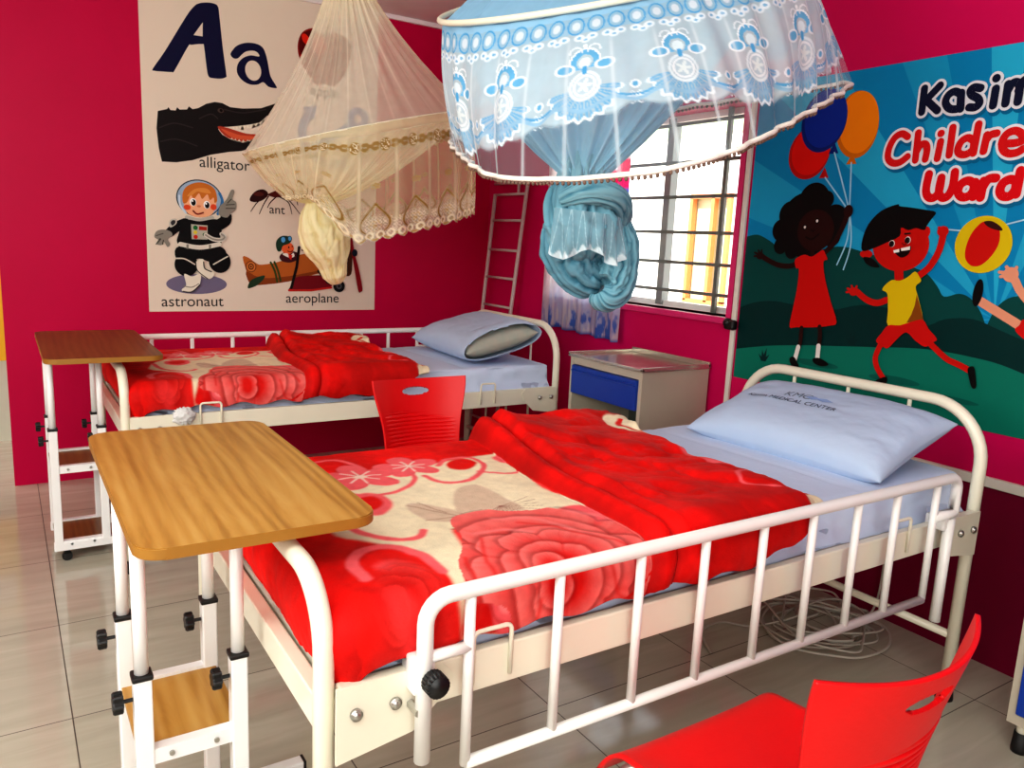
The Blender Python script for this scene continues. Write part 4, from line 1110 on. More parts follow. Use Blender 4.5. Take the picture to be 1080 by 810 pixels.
# aeroplane
p = pic()
OR = '#b8652a'; OD = '#8a431c'
p.poly([(-1.603,1.192),(-1.570,1.188),(-1.530,1.160),(-1.495,1.151),(-1.397,1.171),(-1.276,1.214),(-1.139,1.240),(-1.054,1.272),(-0.990,1.318),(-0.966,1.313),(-0.956,1.207),(-0.959,1.108),(-1.010,1.102),(-1.124,1.113),(-1.236,1.086),(-1.344,1.057),(-1.451,1.042),(-1.529,1.034),(-1.567,1.044),(-1.584,1.113)], OR, True, 3)
p.poly([(-1.585,1.113),(-1.502,1.076),(-1.344,1.088),(-1.180,1.120),(-1.039,1.137),(-1.039,1.107),(-1.153,1.113),(-1.344,1.057),(-1.529,1.034),(-1.567,1.044)], OD, True, 3)
p.poly([(-1.029,1.286),(-0.983,1.321),(-0.963,1.313),(-0.953,1.207),(-0.961,1.105),(-1.002,1.102),(-1.022,1.178)], '#4a2a1a', True, 3); p.stroke([(-1.032,1.273),(-1.023,1.205),(-1.013,1.123)], .012, '#c8873a')
p.ell((-1.558,1.139), .030, .032, '#6a3a1e'); p.ell((-1.558,1.139), .025, .027, '#c9773a'); p.ell((-1.558,1.139), .016, .018, '#5a3018'); p.ell((-1.558,1.139), .010, .011, '#c9773a'); p.ell((-1.558,1.139), .005, .005, '#3a2010')
p.poly([(-1.577,1.017),(-1.569,1.049),(-1.543,1.072),(-1.487,1.091),(-1.484,1.076),(-1.509,1.047),(-1.541,1.026)], '#27412c')
p.stroke([(-1.447,1.165),(-1.424,1.116),(-1.411,1.056)], .012, '#3c4a22'); p.stroke([(-1.426,1.168),(-1.405,1.116),(-1.392,1.061)], .012, '#3c4a22')
p.poly([(-1.397,1.195),(-1.381,1.219),(-1.330,1.233),(-1.287,1.222),(-1.285,1.191),(-1.330,1.168),(-1.377,1.172)], '#4a1c22')
p.poly([(-1.345,1.003),(-1.338,1.022),(-1.312,1.073),(-1.263,1.090),(-1.124,1.097),(-1.082,1.079),(-1.087,1.027),(-1.152,1.015),(-1.263,1.007)], '#7a1420', True, 3); p.stroke([(-1.342,1.006),(-1.208,1.007),(-1.087,1.024)], .012, '#c22a22', False)
p.stroke([(-1.282,1.256),(-1.296,1.145),(-1.328,1.022)], .016, '#1c1614', False); p.stroke([(-1.263,1.241),(-1.169,1.241),(-1.125,1.229)], .010, '#1c1614', False); p.stroke([(-1.167,1.121),(-1.110,1.054),(-1.053,1.041)], .014, '#1c1614', False)
p.ell((-1.349,1.249), .036, .034, '#e2683a'); p.poly([(-1.417,1.259),(-1.412,1.292),(-1.383,1.317),(-1.343,1.316),(-1.327,1.294),(-1.343,1.275),(-1.377,1.261),(-1.389,1.232),(-1.407,1.231)], '#24402e')
p.ell((-1.375,1.296), .016, .020, '#1c3a58'); p.ell((-1.375,1.296), .012, .015, '#5fa8d8'); p.ell((-1.337,1.304), .013, .016, '#1c3a58'); p.ell((-1.337,1.304), .009, .012, '#5fa8d8')
p.ell((-1.343,1.254), .004, .006, '#1a1010'); p.ell((-1.323,1.260), .003, .005, '#1a1010'); p.stroke([(-1.350,1.233),(-1.333,1.228),(-1.322,1.236)], .005, '#7a1a14')
p.poly([(-1.381,1.215),(-1.354,1.220),(-1.337,1.207),(-1.317,1.223),(-1.312,1.202),(-1.344,1.196)], '#efe6da'); p.hard([(-1.346,1.215),(-1.322,1.210),(-1.330,1.181),(-1.344,1.194)], '#d02a22')
p.ell((-1.039,1.033), .036, .036, '#141416'); p.ell((-1.039,1.033), .018, .018, '#5a5a60'); p.ell((-1.039,1.033), .008, .008, '#1c1c1e')
p.poly([(-0.990,1.401),(-0.969,1.397),(-0.945,1.248),(-0.914,1.139),(-0.889,1.021),(-0.898,1.000),(-0.916,1.006),(-0.940,1.125),(-0.962,1.234),(-0.986,1.342)], '#8a1420'); p.ell((-0.942,1.235), .018, .022, '#1a2230')
p.done('aeroplane_picture', ap, 'brown propeller aeroplane with a goggled pilot')
def caption(body, x, z, width, name='caption'):
    me = text_mesh(body, .1, name)
    xs = [v.co.x for v in me.vertices]; k = width / (max(xs) - min(xs))
    for v in me.vertices: v.co = (x + v.co.x * k, -.0032, z + v.co.y * k)
    link(name, me, mat('print_ink', INK, .5), ap)
for body, (x0, z0), (x1, z1) in (('alligator', *[(-1.823,1.656),(-1.558,1.674)]), ('apple', *[(-1.212,2.104),(-1.046,2.126)]), ('ant', *[(-1.452,1.440),(-1.364,1.442)]), ('astronaut', *[(-2.035,0.914),(-1.713,0.917)]), ('aeroplane', *[(-1.359,0.931),(-1.038,0.937)])):
    caption(body, (x0 + x1) / 2, (z0 + z1) / 2, x1 - x0)

# ---- children's ward mural on the window wall
MR = (-4.35, -2.205, .795, 2.04)
mu = thing('mural', 'blue and green mural of playing children on the wall right of the window', 'mural', (0, 0, 0))
def mp_(base=.0026): return Pic('R', base, .00022, MR)
p = Pic('R', .0008, .00012, MR)
p.hard([(MR[0], MR[2]), (MR[1], MR[2]), (MR[1], MR[3]), (MR[0], MR[3])], '#0787bb')
c0 = (-3.277,1.169)
for a0, a1, col in ((196, 186, '#26a5cc'), (178, 171, '#0f8fbe'), (163, 152, '#1f9fca'), (140, 128, '#26a8d0'), (117, 108, '#1b9ac6'), (99, 92, '#2ab0d6'), (80, 70, '#26a5cc'), (57, 45, '#1f9fca'), (30, 18, '#26a5cc')):
    f = lambda a: (c0[0] - 3 * math.cos(math.radians(a)) * 1, c0[1] + 3 * math.sin(math.radians(a)))
    a0, a1 = a0, a1
    p.hard([c0, f(a0), f((a0 + a1) / 2), f(a1)], col)
p.done('sky', mu, 'bright blue sky with sun rays')
p = Pic('R', .0021, .00005, MR)
EX = lambda s: s
p.hard(cr([(-2.109,1.397),(-2.200,1.415),(-2.263,1.425),(-2.328,1.402),(-2.388,1.373),(-2.500,1.354),(-2.658,1.387),(-2.761,1.373),(-2.860,1.350),(-2.954,1.329),(-3.027,1.305),(-3.073,1.262),(-3.101,1.229),(-3.151,1.243),(-3.192,1.230),(-3.231,1.188),(-3.256,1.139)], 4, False) + cr([(-3.256,1.142),(-3.279,1.208),(-3.324,1.247),(-3.400,1.249),(-3.458,1.218),(-3.529,1.253),(-3.632,1.208),(-3.750,1.168)], 4, False) + [(-4.039,0.839),(-4.138,0.231),(-2.182,-0.887),(-1.916,1.332)], '#064743')
p.hard(cr([(-2.148,1.080),(-2.275,1.134),(-2.398,1.151),(-2.540,1.138),(-2.671,1.141),(-2.789,1.171),(-2.923,1.166),(-3.037,1.119),(-3.116,1.152),(-3.210,1.162),(-3.304,1.134),(-3.394,1.107),(-3.530,1.082),(-3.702,1.053)], 4, False) + [(-4.039,0.839),(-4.138,0.231),(-2.182,-0.887),(-1.953,1.027)], '#03302f')
p.hard(cr([(-2.169,0.913),(-2.373,0.957),(-2.560,0.985),(-2.711,1.002),(-2.869,1.020),(-3.013,1.036),(-3.116,1.040),(-3.229,1.034),(-3.321,1.023),(-3.439,0.993),(-3.598,0.963),(-3.779,0.917)], 4, False) + [(-4.058,0.719),(-4.159,0.107),(-2.211,-1.125),(-1.974,0.852)], '#0b7360')
for c, w_ in (((-2.625,0.919), .10), ((-3.071,0.878), .20), ((-2.959,0.910), .10)): p.ell(c, w_, .014, '#075c50')
for c in ((-2.771,1.015), (-2.362,0.889)):
    for dx, h_ in ((-.03, .035), (-.012, .06), (.012, .05), (.03, .03)): p.hard([(c[0] - .012, c[1]), (c[0] + .012, c[1]), (c[0] + dx, c[1] + h_)], '#052b2b')
p.done('hills', mu, 'dark green hills and meadow')
# balloons
p = mp_()
for c, tail, rx, ry, rot, col, sh in (((-2.681,1.841), (-2.677,1.709), .090, .124, -.12, '#f0860c', '#c96a08'), ((-2.481,1.751), (-2.562,1.662), .096, .104, .35, '#d8150f', '#b01010'), ((-2.534,1.869), (-2.594,1.753), .102, .120, .15, '#0c2f96', '#0a2474')):
    p.ell(c, rx, ry, sh, rot); p.ell((c[0] - .006, c[1] + .008), rx * .92, ry * .92, col, rot)
    p.hard([(tail[0] - .022, tail[1] - .012), (tail[0] + .022, tail[1] - .012), (tail[0], tail[1] + .03)], sh)
for pts in ([(-2.570,1.651),(-2.643,1.574),(-2.696,1.517)], [(-2.599,1.744),(-2.650,1.627),(-2.695,1.521)], [(-2.678,1.702),(-2.687,1.608),(-2.695,1.521)], [(-2.696,1.517),(-2.700,1.415),(-2.668,1.317)], [(-2.698,1.517),(-2.718,1.398),(-2.699,1.300)]): p.stroke(pts, .006, '#9fd4ea')
p.done('balloons', mu, 'red, blue and orange balloons on strings')
# girl in the red dress
p = mp_(.0040)
SK = '#2b0f0e'; HR = '#0d0b0c'
for c, r in (((-2.530,1.562), .072), ((-2.424,1.508), .056), ((-2.387,1.445), .046), ((-2.391,1.381), .034), ((-2.449,1.362), .032), ((-2.587,1.567), .034), ((-2.634,1.490), .058), ((-2.629,1.425), .04), ((-2.504,1.469), .13)): p.ell(c, r, r, HR)
p.ell((-2.553,1.447), .085, .082, SK, .2)
for c in ((-2.502,1.459), (-2.557,1.484)): p.ell(c, .010, .012, '#0a0606'); p.ell(c, .005, .006, '#f0e8e0')
p.stroke([(-2.513,1.420),(-2.542,1.412),(-2.572,1.433)], .007, '#120606'); p.stroke([(-2.531,1.451),(-2.542,1.443),(-2.550,1.449)], .005, '#160808')
p.stroke([(-2.547,1.378),(-2.554,1.347)], .020, SK, False)
p.stroke([(-2.485,1.313),(-2.451,1.301),(-2.399,1.301),(-2.343,1.317),(-2.303,1.335)], .021, SK); p.ell((-2.291,1.337), .018, .016, SK)
for pts in ([(-2.291,1.339),(-2.261,1.333)], [(-2.291,1.339),(-2.262,1.349)], [(-2.294,1.341),(-2.280,1.360)], [(-2.299,1.339),(-2.299,1.361)]): p.stroke(pts, .008, SK, False)
p.stroke([(-2.610,1.362),(-2.649,1.403),(-2.676,1.461),(-2.693,1.514)], .021, SK); p.ell((-2.693,1.521), .020, .024, SK)
p.poly([(-2.473,1.325),(-2.496,1.343),(-2.522,1.350),(-2.551,1.343),(-2.579,1.359),(-2.601,1.372),(-2.615,1.355),(-2.626,1.335),(-2.609,1.325),(-2.626,1.259),(-2.664,1.171),(-2.700,1.096),(-2.670,1.078),(-2.595,1.063),(-2.515,1.054),(-2.483,1.052),(-2.489,1.124),(-2.499,1.209),(-2.498,1.291),(-2.485,1.292)], '#c80f0c', True, 3)
p.stroke([(-2.542,1.055),(-2.544,1.018),(-2.542,0.978)], .018, SK); p.stroke([(-2.626,1.069),(-2.633,1.034),(-2.633,0.993)], .018, SK)
p.stroke([(-2.537,0.975),(-2.527,0.920)], .020, '#e4e0da', False); p.stroke([(-2.632,0.992),(-2.633,0.940)], .020, '#e4e0da', False)
p.poly([(-2.501,0.922),(-2.520,0.932),(-2.540,0.913),(-2.554,0.887),(-2.534,0.884),(-2.511,0.898)], HR); p.poly([(-2.612,0.937),(-2.637,0.945),(-2.672,0.936),(-2.686,0.923),(-2.654,0.914),(-2.621,0.921)], HR)
p.done('painted_girl', mu, 'girl with curly dark hair in a red dress')
# running boy
p = mp_(.0040)
SK = '#c5140d'
p.stroke([(-2.922,1.322),(-2.930,1.280)], .034, SK, False)
p.ell((-2.917,1.400), .108, .094, SK, .08); p.ell((-2.787,1.363), .026, .015, SK); p.ell((-3.008,1.447), .014, .020, SK)
p.poly([(-2.770,1.374),(-2.764,1.415),(-2.781,1.473),(-2.826,1.522),(-2.887,1.545),(-2.896,1.538),(-2.939,1.533),(-2.990,1.525),(-3.033,1.516),(-3.020,1.492),(-3.007,1.470),(-3.000,1.454),(-2.969,1.461),(-2.941,1.453),(-2.912,1.462),(-2.911,1.432),(-2.863,1.407),(-2.814,1.385)], HR, True, 3)
p.poly([(-2.778,1.351),(-2.814,1.347),(-2.848,1.318),(-2.819,1.316),(-2.790,1.329)], HR)
for c in ((-2.885,1.404), (-2.944,1.418)): p.ell(c, .0115, .013, '#f0e6e0'); p.ell((c[0] + .001, c[1] - .001), .010, .0115, '#140808')
p.stroke([(-2.868,1.420),(-2.885,1.428)], .006, HR, False); p.stroke([(-2.931,1.440),(-2.950,1.442)], .006, HR, False)
p.poly([(-2.896,1.380),(-2.926,1.387),(-2.959,1.397),(-2.958,1.375),(-2.944,1.360),(-2.923,1.357)], '#180808'); p.hard([(-2.895,1.380),(-2.917,1.386),(-2.919,1.375),(-2.899,1.371)], '#f4eee6'); p.hard([(-2.923,1.388),(-2.957,1.397),(-2.958,1.384),(-2.926,1.379)], '#f4eee6')
p.stroke([(-2.926,1.407),(-2.935,1.400),(-2.942,1.407)], .005, '#8a0c08')
p.stroke([(-2.893,1.199),(-2.858,1.185),(-2.815,1.193),(-2.770,1.220)], .024, SK); p.ell((-2.755,1.219), .018, .016, SK)
for pts in ([(-2.752,1.221),(-2.726,1.215)], [(-2.752,1.221),(-2.729,1.229)], [(-2.754,1.223),(-2.745,1.240)], [(-2.761,1.223),(-2.767,1.240)]): p.stroke(pts, .009, SK, False)
p.stroke([(-3.004,1.294),(-3.039,1.328),(-3.064,1.382),(-3.072,1.440)], .024, SK); p.ell((-3.069,1.451), .020, .018, SK)
p.stroke([(-3.062,1.457),(-3.054,1.463)], .010, SK, False); p.stroke([(-3.075,1.455),(-3.079,1.462)], .010, SK, False)
p.stroke([(-2.895,1.034),(-2.881,0.984),(-2.893,0.946),(-2.923,0.910)], .021, SK); p.stroke([(-3.083,1.060),(-3.144,1.018),(-3.190,1.003),(-3.234,0.987)], .021, SK)
p.poly([(-2.879,0.883),(-2.903,0.903),(-2.933,0.918),(-2.940,0.905),(-2.931,0.884),(-2.896,0.874)], HR); p.poly([(-3.221,0.995),(-3.240,1.004),(-3.252,0.968),(-3.257,0.936),(-3.244,0.933),(-3.231,0.960)], HR)
p.poly([(-2.874,1.234),(-2.885,1.256),(-2.909,1.274),(-2.935,1.272),(-2.965,1.287),(-2.990,1.309),(-3.008,1.292),(-3.017,1.276),(-3.000,1.256),(-3.015,1.217),(-3.043,1.142),(-3.014,1.132),(-2.979,1.117),(-2.915,1.106),(-2.907,1.161),(-2.896,1.222)], '#d9ba0c', True, 3)
p.hard([(-3.008,1.228),(-3.027,1.186),(-3.045,1.141),(-2.984,1.125),(-2.998,1.156),(-3.006,1.189)], '#8a4a12')
p.poly([(-2.916,1.108),(-2.960,1.113),(-3.006,1.132),(-3.043,1.142),(-3.068,1.113),(-3.103,1.081),(-3.087,1.066),(-3.064,1.048),(-3.025,1.066),(-2.988,1.091),(-2.957,1.062),(-2.926,1.024),(-2.900,1.031),(-2.875,1.045),(-2.894,1.077)], '#c81210', True, 3)
p.done('painted_boy', mu, 'running boy in a yellow shirt and red shorts')
# ball and third child at the right end
p = mp_(.0040)
p.stroke([(-3.085,1.457),(-3.133,1.454)], .005, '#a8d4e4', False); p.stroke([(-3.255,1.472),(-3.337,1.495)], .005, '#a8d4e4', False)
p.ell((-3.206,1.410), .092, .094, '#d8bc10')
p.poly([(-3.200,1.485),(-3.231,1.474),(-3.253,1.456),(-3.256,1.414),(-3.238,1.372),(-3.209,1.342),(-3.180,1.339),(-3.157,1.360),(-3.152,1.394),(-3.161,1.437),(-3.178,1.467)], '#c8140e'); p.poly([(-3.200,1.485),(-3.222,1.487),(-3.246,1.475),(-3.261,1.461),(-3.256,1.456),(-3.228,1.462),(-3.208,1.473)], '#3a1212')
p.done('painted_ball', mu, 'red and yellow ball')
p = mp_(.0046)
SK = '#e0987a'
p.stroke([(-3.223,1.225),(-3.289,1.192),(-3.365,1.154)], .030, SK); p.ell((-3.214,1.251), .016, .046, HR, .05)
p.poly([(-3.351,1.136),(-3.358,1.159),(-3.373,1.178),(-3.443,1.141),(-3.500,1.100),(-3.476,1.064),(-3.421,1.089)], '#c81210')
p.stroke([(-3.293,1.316),(-3.319,1.305),(-3.342,1.270),(-3.377,1.232)], .026, SK); p.ell((-3.308,1.317), .024, .024, SK)
for pts in ([(-3.301,1.321),(-3.273,1.323)], [(-3.302,1.317),(-3.279,1.309)], [(-3.309,1.324),(-3.292,1.341)], [(-3.317,1.324),(-3.323,1.341)]): p.stroke(pts, .011, SK, False)
p.poly([(-3.364,1.239),(-3.423,1.268),(-3.494,1.226),(-3.513,1.149),(-3.469,1.112),(-3.421,1.138)], '#2a62b8')
p.ell((-3.453,1.310), .10, .09, SK); p.poly([(-3.371,1.321),(-3.386,1.370),(-3.432,1.400),(-3.492,1.375),(-3.527,1.330),(-3.483,1.343),(-3.426,1.348)], '#4a2412')
p.done('painted_child', mu, 'child kicking the ball')
# rounded lettering
LET = {
 'Kasim': [[(-2.931,1.939),(-2.932,1.860)], [(-2.986,1.942),(-2.943,1.899)], [(-2.943,1.899),(-2.988,1.859)],
   [(-3.062,1.904),(-3.040,1.915),(-3.020,1.906),(-3.013,1.884),(-3.026,1.864),(-3.046,1.857),(-3.064,1.863),(-3.062,1.904)], [(-3.063,1.908),(-3.068,1.856)],
   [(-3.125,1.915),(-3.104,1.920),(-3.093,1.912),(-3.099,1.897),(-3.121,1.883),(-3.128,1.867),(-3.116,1.856),(-3.096,1.858)],
   [(-3.174,1.907),(-3.173,1.855)], [(-3.171,1.940),(-3.172,1.939)], [(-3.211,1.916),(-3.211,1.857)], [(-3.212,1.894),(-3.223,1.916),(-3.237,1.918),(-3.247,1.902),(-3.248,1.858)], [(-3.246,1.893),(-3.256,1.920),(-3.271,1.922),(-3.284,1.906),(-3.284,1.861)]],
 'Children': [[(-2.892,1.780),(-2.869,1.792),(-2.844,1.781),(-2.827,1.748),(-2.826,1.711),(-2.847,1.692),(-2.875,1.693),(-2.901,1.711)],
   [(-2.930,1.790),(-2.932,1.697)], [(-2.933,1.726),(-2.944,1.747),(-2.962,1.749),(-2.970,1.731),(-2.968,1.698)], [(-3.015,1.754),(-3.011,1.698)], [(-3.012,1.781),(-3.013,1.781)], [(-3.051,1.797),(-3.051,1.707)],
   [(-3.129,1.747),(-3.108,1.759),(-3.087,1.749),(-3.078,1.723),(-3.088,1.708),(-3.109,1.706),(-3.128,1.720),(-3.129,1.747)], [(-3.136,1.800),(-3.132,1.708)], [(-3.168,1.763),(-3.164,1.712)], [(-3.166,1.743),(-3.179,1.762),(-3.198,1.766)],
   [(-3.219,1.732),(-3.258,1.731),(-3.281,1.738),(-3.274,1.758),(-3.254,1.769),(-3.231,1.762),(-3.220,1.740),(-3.225,1.714),(-3.244,1.700),(-3.269,1.701),(-3.286,1.711)], [(-3.305,1.778),(-3.307,1.714)], [(-3.304,1.753),(-3.316,1.774),(-3.331,1.776),(-3.338,1.763),(-3.339,1.718)]],
 'Ward': [[(-2.989,1.646),(-2.986,1.594),(-2.997,1.569),(-3.018,1.566),(-3.033,1.586),(-3.035,1.632)], [(-3.035,1.632),(-3.033,1.586),(-3.048,1.565),(-3.068,1.573),(-3.079,1.605),(-3.079,1.649)],
   [(-3.150,1.607),(-3.129,1.619),(-3.106,1.609),(-3.099,1.584),(-3.112,1.567),(-3.133,1.567),(-3.148,1.583),(-3.150,1.607)], [(-3.152,1.613),(-3.152,1.566)], [(-3.179,1.616),(-3.176,1.563)], [(-3.178,1.594),(-3.193,1.621),(-3.216,1.624)],
   [(-3.281,1.612),(-3.261,1.618),(-3.241,1.607),(-3.235,1.584),(-3.245,1.567),(-3.267,1.566),(-3.281,1.586),(-3.281,1.612)], [(-3.289,1.644),(-3.286,1.571)]],
}
for w_, col in (('Kasim', '#141a34'), ('Children', '#d5181c'), ('Ward', '#d80c18')):
    p = mp_(.0030); p.step = .00005
    lw = .026 if w_ == 'Kasim' else .025 if w_ == 'Children' else .029
    for st in LET[w_]: p.stroke([(a[0] - .006, a[1] - .012) for a in st], lw + .018, '#0a6a96')
    for st in LET[w_]: p.stroke(st, lw + .018, '#e6eaf0')
    p.step = .00015; p.k = 11
    for st in LET[w_]: p.stroke(st, lw, col)
    o = p.done('lettering', mu, {'Kasim': 'navy word with white outline', 'Children': 'red word with white outline, middle line', 'Ward': 'red word with white outline, lowest line'}[w_])

# ------------------------------------------------------------------ sheer nets
def sheer_mat(name, tint=(1, 1, 1), gain=1.0, rough=.9):
    """see-through cloth: attribute Col = thread colour, alpha = thread density; denser seen edge-on like real netting"""
    m = bpy.data.materials.new(name); m.use_nodes = True; nt = m.node_tree; nt.nodes.clear(); L = nt.links.new
    out = nt.nodes.new('ShaderNodeOutputMaterial'); mx = nt.nodes.new('ShaderNodeMixShader')
    tr = nt.nodes.new('ShaderNodeBsdfTransparent'); df = nt.nodes.new('ShaderNodeBsdfDiffuse'); tl = nt.nodes.new('ShaderNodeBsdfTranslucent'); m2 = nt.nodes.new('ShaderNodeMixShader')
    a = nt.nodes.new('ShaderNodeAttribute'); a.attribute_name = 'Col'
    tc = nt.nodes.new('ShaderNodeTexCoord'); nz = nt.nodes.new('ShaderNodeTexNoise'); nz.inputs['Scale'].default_value = 25
    L(tc.outputs['Object'], nz.inputs['Vector'])
    lw = nt.nodes.new('ShaderNodeLayerWeight'); lw.inputs['Blend'].default_value = .35
    def mth(op, x, y, z=None):
        n = nt.nodes.new('ShaderNodeMath'); n.operation = op
        for i, v in enumerate((x, y, z)):
            if v is None: continue
            if isinstance(v, (int, float)): n.inputs[i].default_value = v
            else: L(v, n.inputs[i])
        return n.outputs[0]
    f = mth('MULTIPLY', a.outputs['Alpha'], gain)
    f = mth('MULTIPLY', f, mth('MULTIPLY_ADD', nz.outputs['Fac'], .2, .9))
    e = mth('POWER', lw.outputs['Facing'], 4.0)
    # opacity grows towards grazing view: 1-(1-f)^(1+3*facing^2)
    f = mth('MINIMUM', f, .98)
    f2 = mth('SUBTRACT', 1.0, mth('POWER', mth('SUBTRACT', 1.0, f), mth('MULTIPLY_ADD', e, 3.0, 1.0)))
    L(a.outputs['Color'], df.inputs['Color']); L(a.outputs['Color'], tl.inputs['Color'])
    m2.inputs[0].default_value = .18
    L(df.outputs[0], m2.inputs[1]); L(tl.outputs[0], m2.inputs[2])
    L(f2, mx.inputs[0]); L(tr.outputs[0], mx.inputs[1]); L(m2.outputs[0], mx.inputs[2])
    L(mx.outputs[0], out.inputs['Surface'])
    return m
BNET = sheer_mat('blue_sheer_netting'); INET = sheer_mat('ivory_sheer_netting')

def over(C, m, col, dens):
    m = np.clip(m, 0, 1)[..., None]
    C[...] = C * (1 - m) + np.array([*srgb(col), dens]) * m

# ---- blue net above the near bed
HEM = np.array([(-1.501, -2.253, 1.659), (-1.723, -2.788, 1.539), (-1.798, -3.035, 1.492), (-1.78, -3.225, 1.48), (-1.73, -3.342, 1.485), (-1.65, -3.428, 1.502), (-1.477, -3.444, 1.556), (-1.104, -3.314, 1.686), (-.799, -3.184, 1.794), (-.667, -3.095, 1.844), (-.70, -3.02, 1.836), (-.852, -2.84, 1.803), (-.99, -2.66, 1.771), (-1.111, -2.45, 1.754), (-1.25, -2.28, 1.715), (-1.375, -2.19, 1.690)])
def resample(P, n):
    P = np.array(cr(P, 24)); P = np.vstack([P, P[:1]])
    L = np.r_[0, np.cumsum(np.linalg.norm(np.diff(P, axis=0), axis=1))]
    s = np.linspace(0, L[-1], n, endpoint=False)
    return np.stack([np.interp(s, L, P[:, k]) for k in range(3)], 1)
NB = 900
hem = resample(HEM, NB)
RC = np.array([-1.209, -2.687, 2.086]); RR = .495; RGX, RGY = .395, .176
ang = np.arctan2(hem[:, 1] + 2.84, hem[:, 0] + 1.27)
ring = np.stack([RC[0] + RR * np.cos(ang), RC[1] + RR * np.sin(ang), RC[2] + RGX * RR * np.cos(ang) + RGY * RR * np.sin(ang)], 1)
bn = thing('mosquito_net', 'pale blue lace mosquito net on hoop, knotted, above the foreground bed', 'mosquito net', (RC[0], RC[1], RC[2]))
off = np.array(RC)
hoop = []
for a in np.linspace(0, 2 * PI, 72, endpoint=False):
    hoop.append((RR * 1.02 * math.cos(a), RR * 1.02 * math.sin(a), RGX * RR * math.cos(a) + RGY * RR * math.sin(a) + .008))
obj('hoop', tubem(hoop, .008, 10, closed=True), mat('cream_hoop', '#e8e2cc', .5), bn, True)
# valance
nh = 150
h = np.linspace(0, 1, nh)
P = ring[:, None, :] * (1 - h)[None, :, None] + hem[:, None, :] * h[None, :, None]
arc = np.linspace(0, 1, NB, endpoint=False)
fold = (np.sin(arc * 2 * PI * 26) * .6 + np.sin(arc * 2 * PI * 43 + 1.3) * .4) * .011
cen = P.mean(0, keepdims=True); rad = P - cen; rad[..., 2] = 0
rad /= np.linalg.norm(rad, axis=-1, keepdims=True) + 1e-9
bulge = np.sin(h * PI) * .022
P = P + rad * (fold[:, None] * (.25 + .9 * h)[None] * np.where(h > .985, .8, 1)[None] + bulge[None])[..., None]
A, Hh = np.meshgrid(arc, h, indexing='ij')
NM = 15; u_ = (A * NM) % 1.0 - .5
hz = Hh * np.linalg.norm(hem - ring, axis=1)[:, None]
C = np.zeros((NB, nh, 4)); C[...] = [*srgb('#d2e6ef'), .58]
over(C, sstep(.340, .36, hz + .010 * np.cos(u_ * 2 * PI * 2)), '#cfe2ec', .10)
hz = Hh * np.linalg.norm(hem - ring, axis=1)[:, None]
over(C, 1 - sstep(.02, .04, hz), '#9cc9e6', .90)
# scalloped band under the hoop
u = u_
W = 3.45 / NM                         # metres per motif
ux = u * W; hz = Hh * np.linalg.norm(hem - ring, axis=1)[:, None]             # metres
u2 = (A * NM * 4) % 1.0 - .5
r0 = np.hypot(u2 * W / 4 * 1.25, hz - .050) * 1.25
over(C, (np.abs(hz - .050) < .028) * 1.0, '#a9cfe6', .75)
over(C, 1 - sstep(.002, .006, np.abs(r0 - .036)), '#4f9fd2', .93)
over(C, 1 - sstep(.016, .022, r0), '#dfe9f2', .85)
u3 = (A * NM * 3) % 1.0 - .5; x3 = u3 * W / 3
for dx, dz, r in ((-.018, .094, .012), (.018, .094, .012), (0, .104, .010)):
    d = np.hypot(x3 - dx, (hz - dz) * 1.3); over(C, 1 - sstep(r, r + .006, d), '#e6f1f8', .9); over(C, 1 - sstep(r * .45, r * .6, d), '#7fb4d8', .93)
# big shell motifs
cz = .285
ux = ux / .80; hz = hz / .90; W = W / .80
dx_, dz_ = ux, hz - cz; rr = np.hypot(dx_, dz_ * .95); th_ = np.arctan2(dz_, dx_)        # dz positive = down
fan = (th_ > .18) & (th_ < PI - .18)
over(C, ((rr < .112) & (rr > .045) & fan) * .6, '#bcd6ea', .66)
ray = np.abs(((th_ / PI * 11) % 1) - .5)
over(C, ((rr < .106) & (rr > .05) & fan) * (1 - sstep(.10, .2, np.abs(ray - .30))), '#74b2da', .8)
over(C, fan * (1 - sstep(.003, .007, np.abs(rr - .108 - .006 * np.cos(th_ * 22)))), '#dfeaf0', .95)
over(C, 1 - sstep(.042, .046, rr), '#bfd3e0', .80)
over(C, 1 - sstep(.003, .006, np.abs(rr - .044)), '#dfeaf0', .92)
over(C, 1 - sstep(.002, .005, np.abs(rr - .032)), '#e8eef2', .92)
fl = rr - (.016 + .008 * np.cos(5 * th_)); over(C, 1 - sstep(-.001, .004, fl), '#dde7e9', .9)
# crown above the shell
d = np.hypot(dx_, (dz_ + .085) * 1.0)
over(C, ((np.abs(d - .036) < .010) & (dz_ < -.060)) * 1.0, '#68b0dc', .9)
over(C, ((np.abs(d - .049) < .0035) & (dz_ < -.058)) * 1.0, '#f0f6fa', .93)
for s_ in (-1, 1):
    d = np.hypot((dx_ - s_ * .062) / 1.6, (dz_ + .066)); over(C, 1 - sstep(.018, .022, d), '#f0f6fa', .92); over(C, 1 - sstep(.013, .016, d), '#6cb2dc', .9)
d = np.hypot(dx_, (dz_ + .082)); over(C, 1 - sstep(.018, .021, d), '#dcebf2', .9)
d = np.hypot(dx_ * 1.6, (dz_ + .055) * 1.0); over(C, 1 - sstep(.014, .017, d), '#4f9fd2', .93)
d = np.hypot(dx_, dz_ + .145); over(C, 1 - sstep(.006, .009, d), '#f2f7fa', .9)
for s_ in (-1, 1):
    d = np.abs(np.hypot(dx_ - s_ * .03, dz_ + .125) - .02); over(C, (1 - sstep(.002, .004, d)) * (dz_ < -.12), '#eaf2f6', .85)
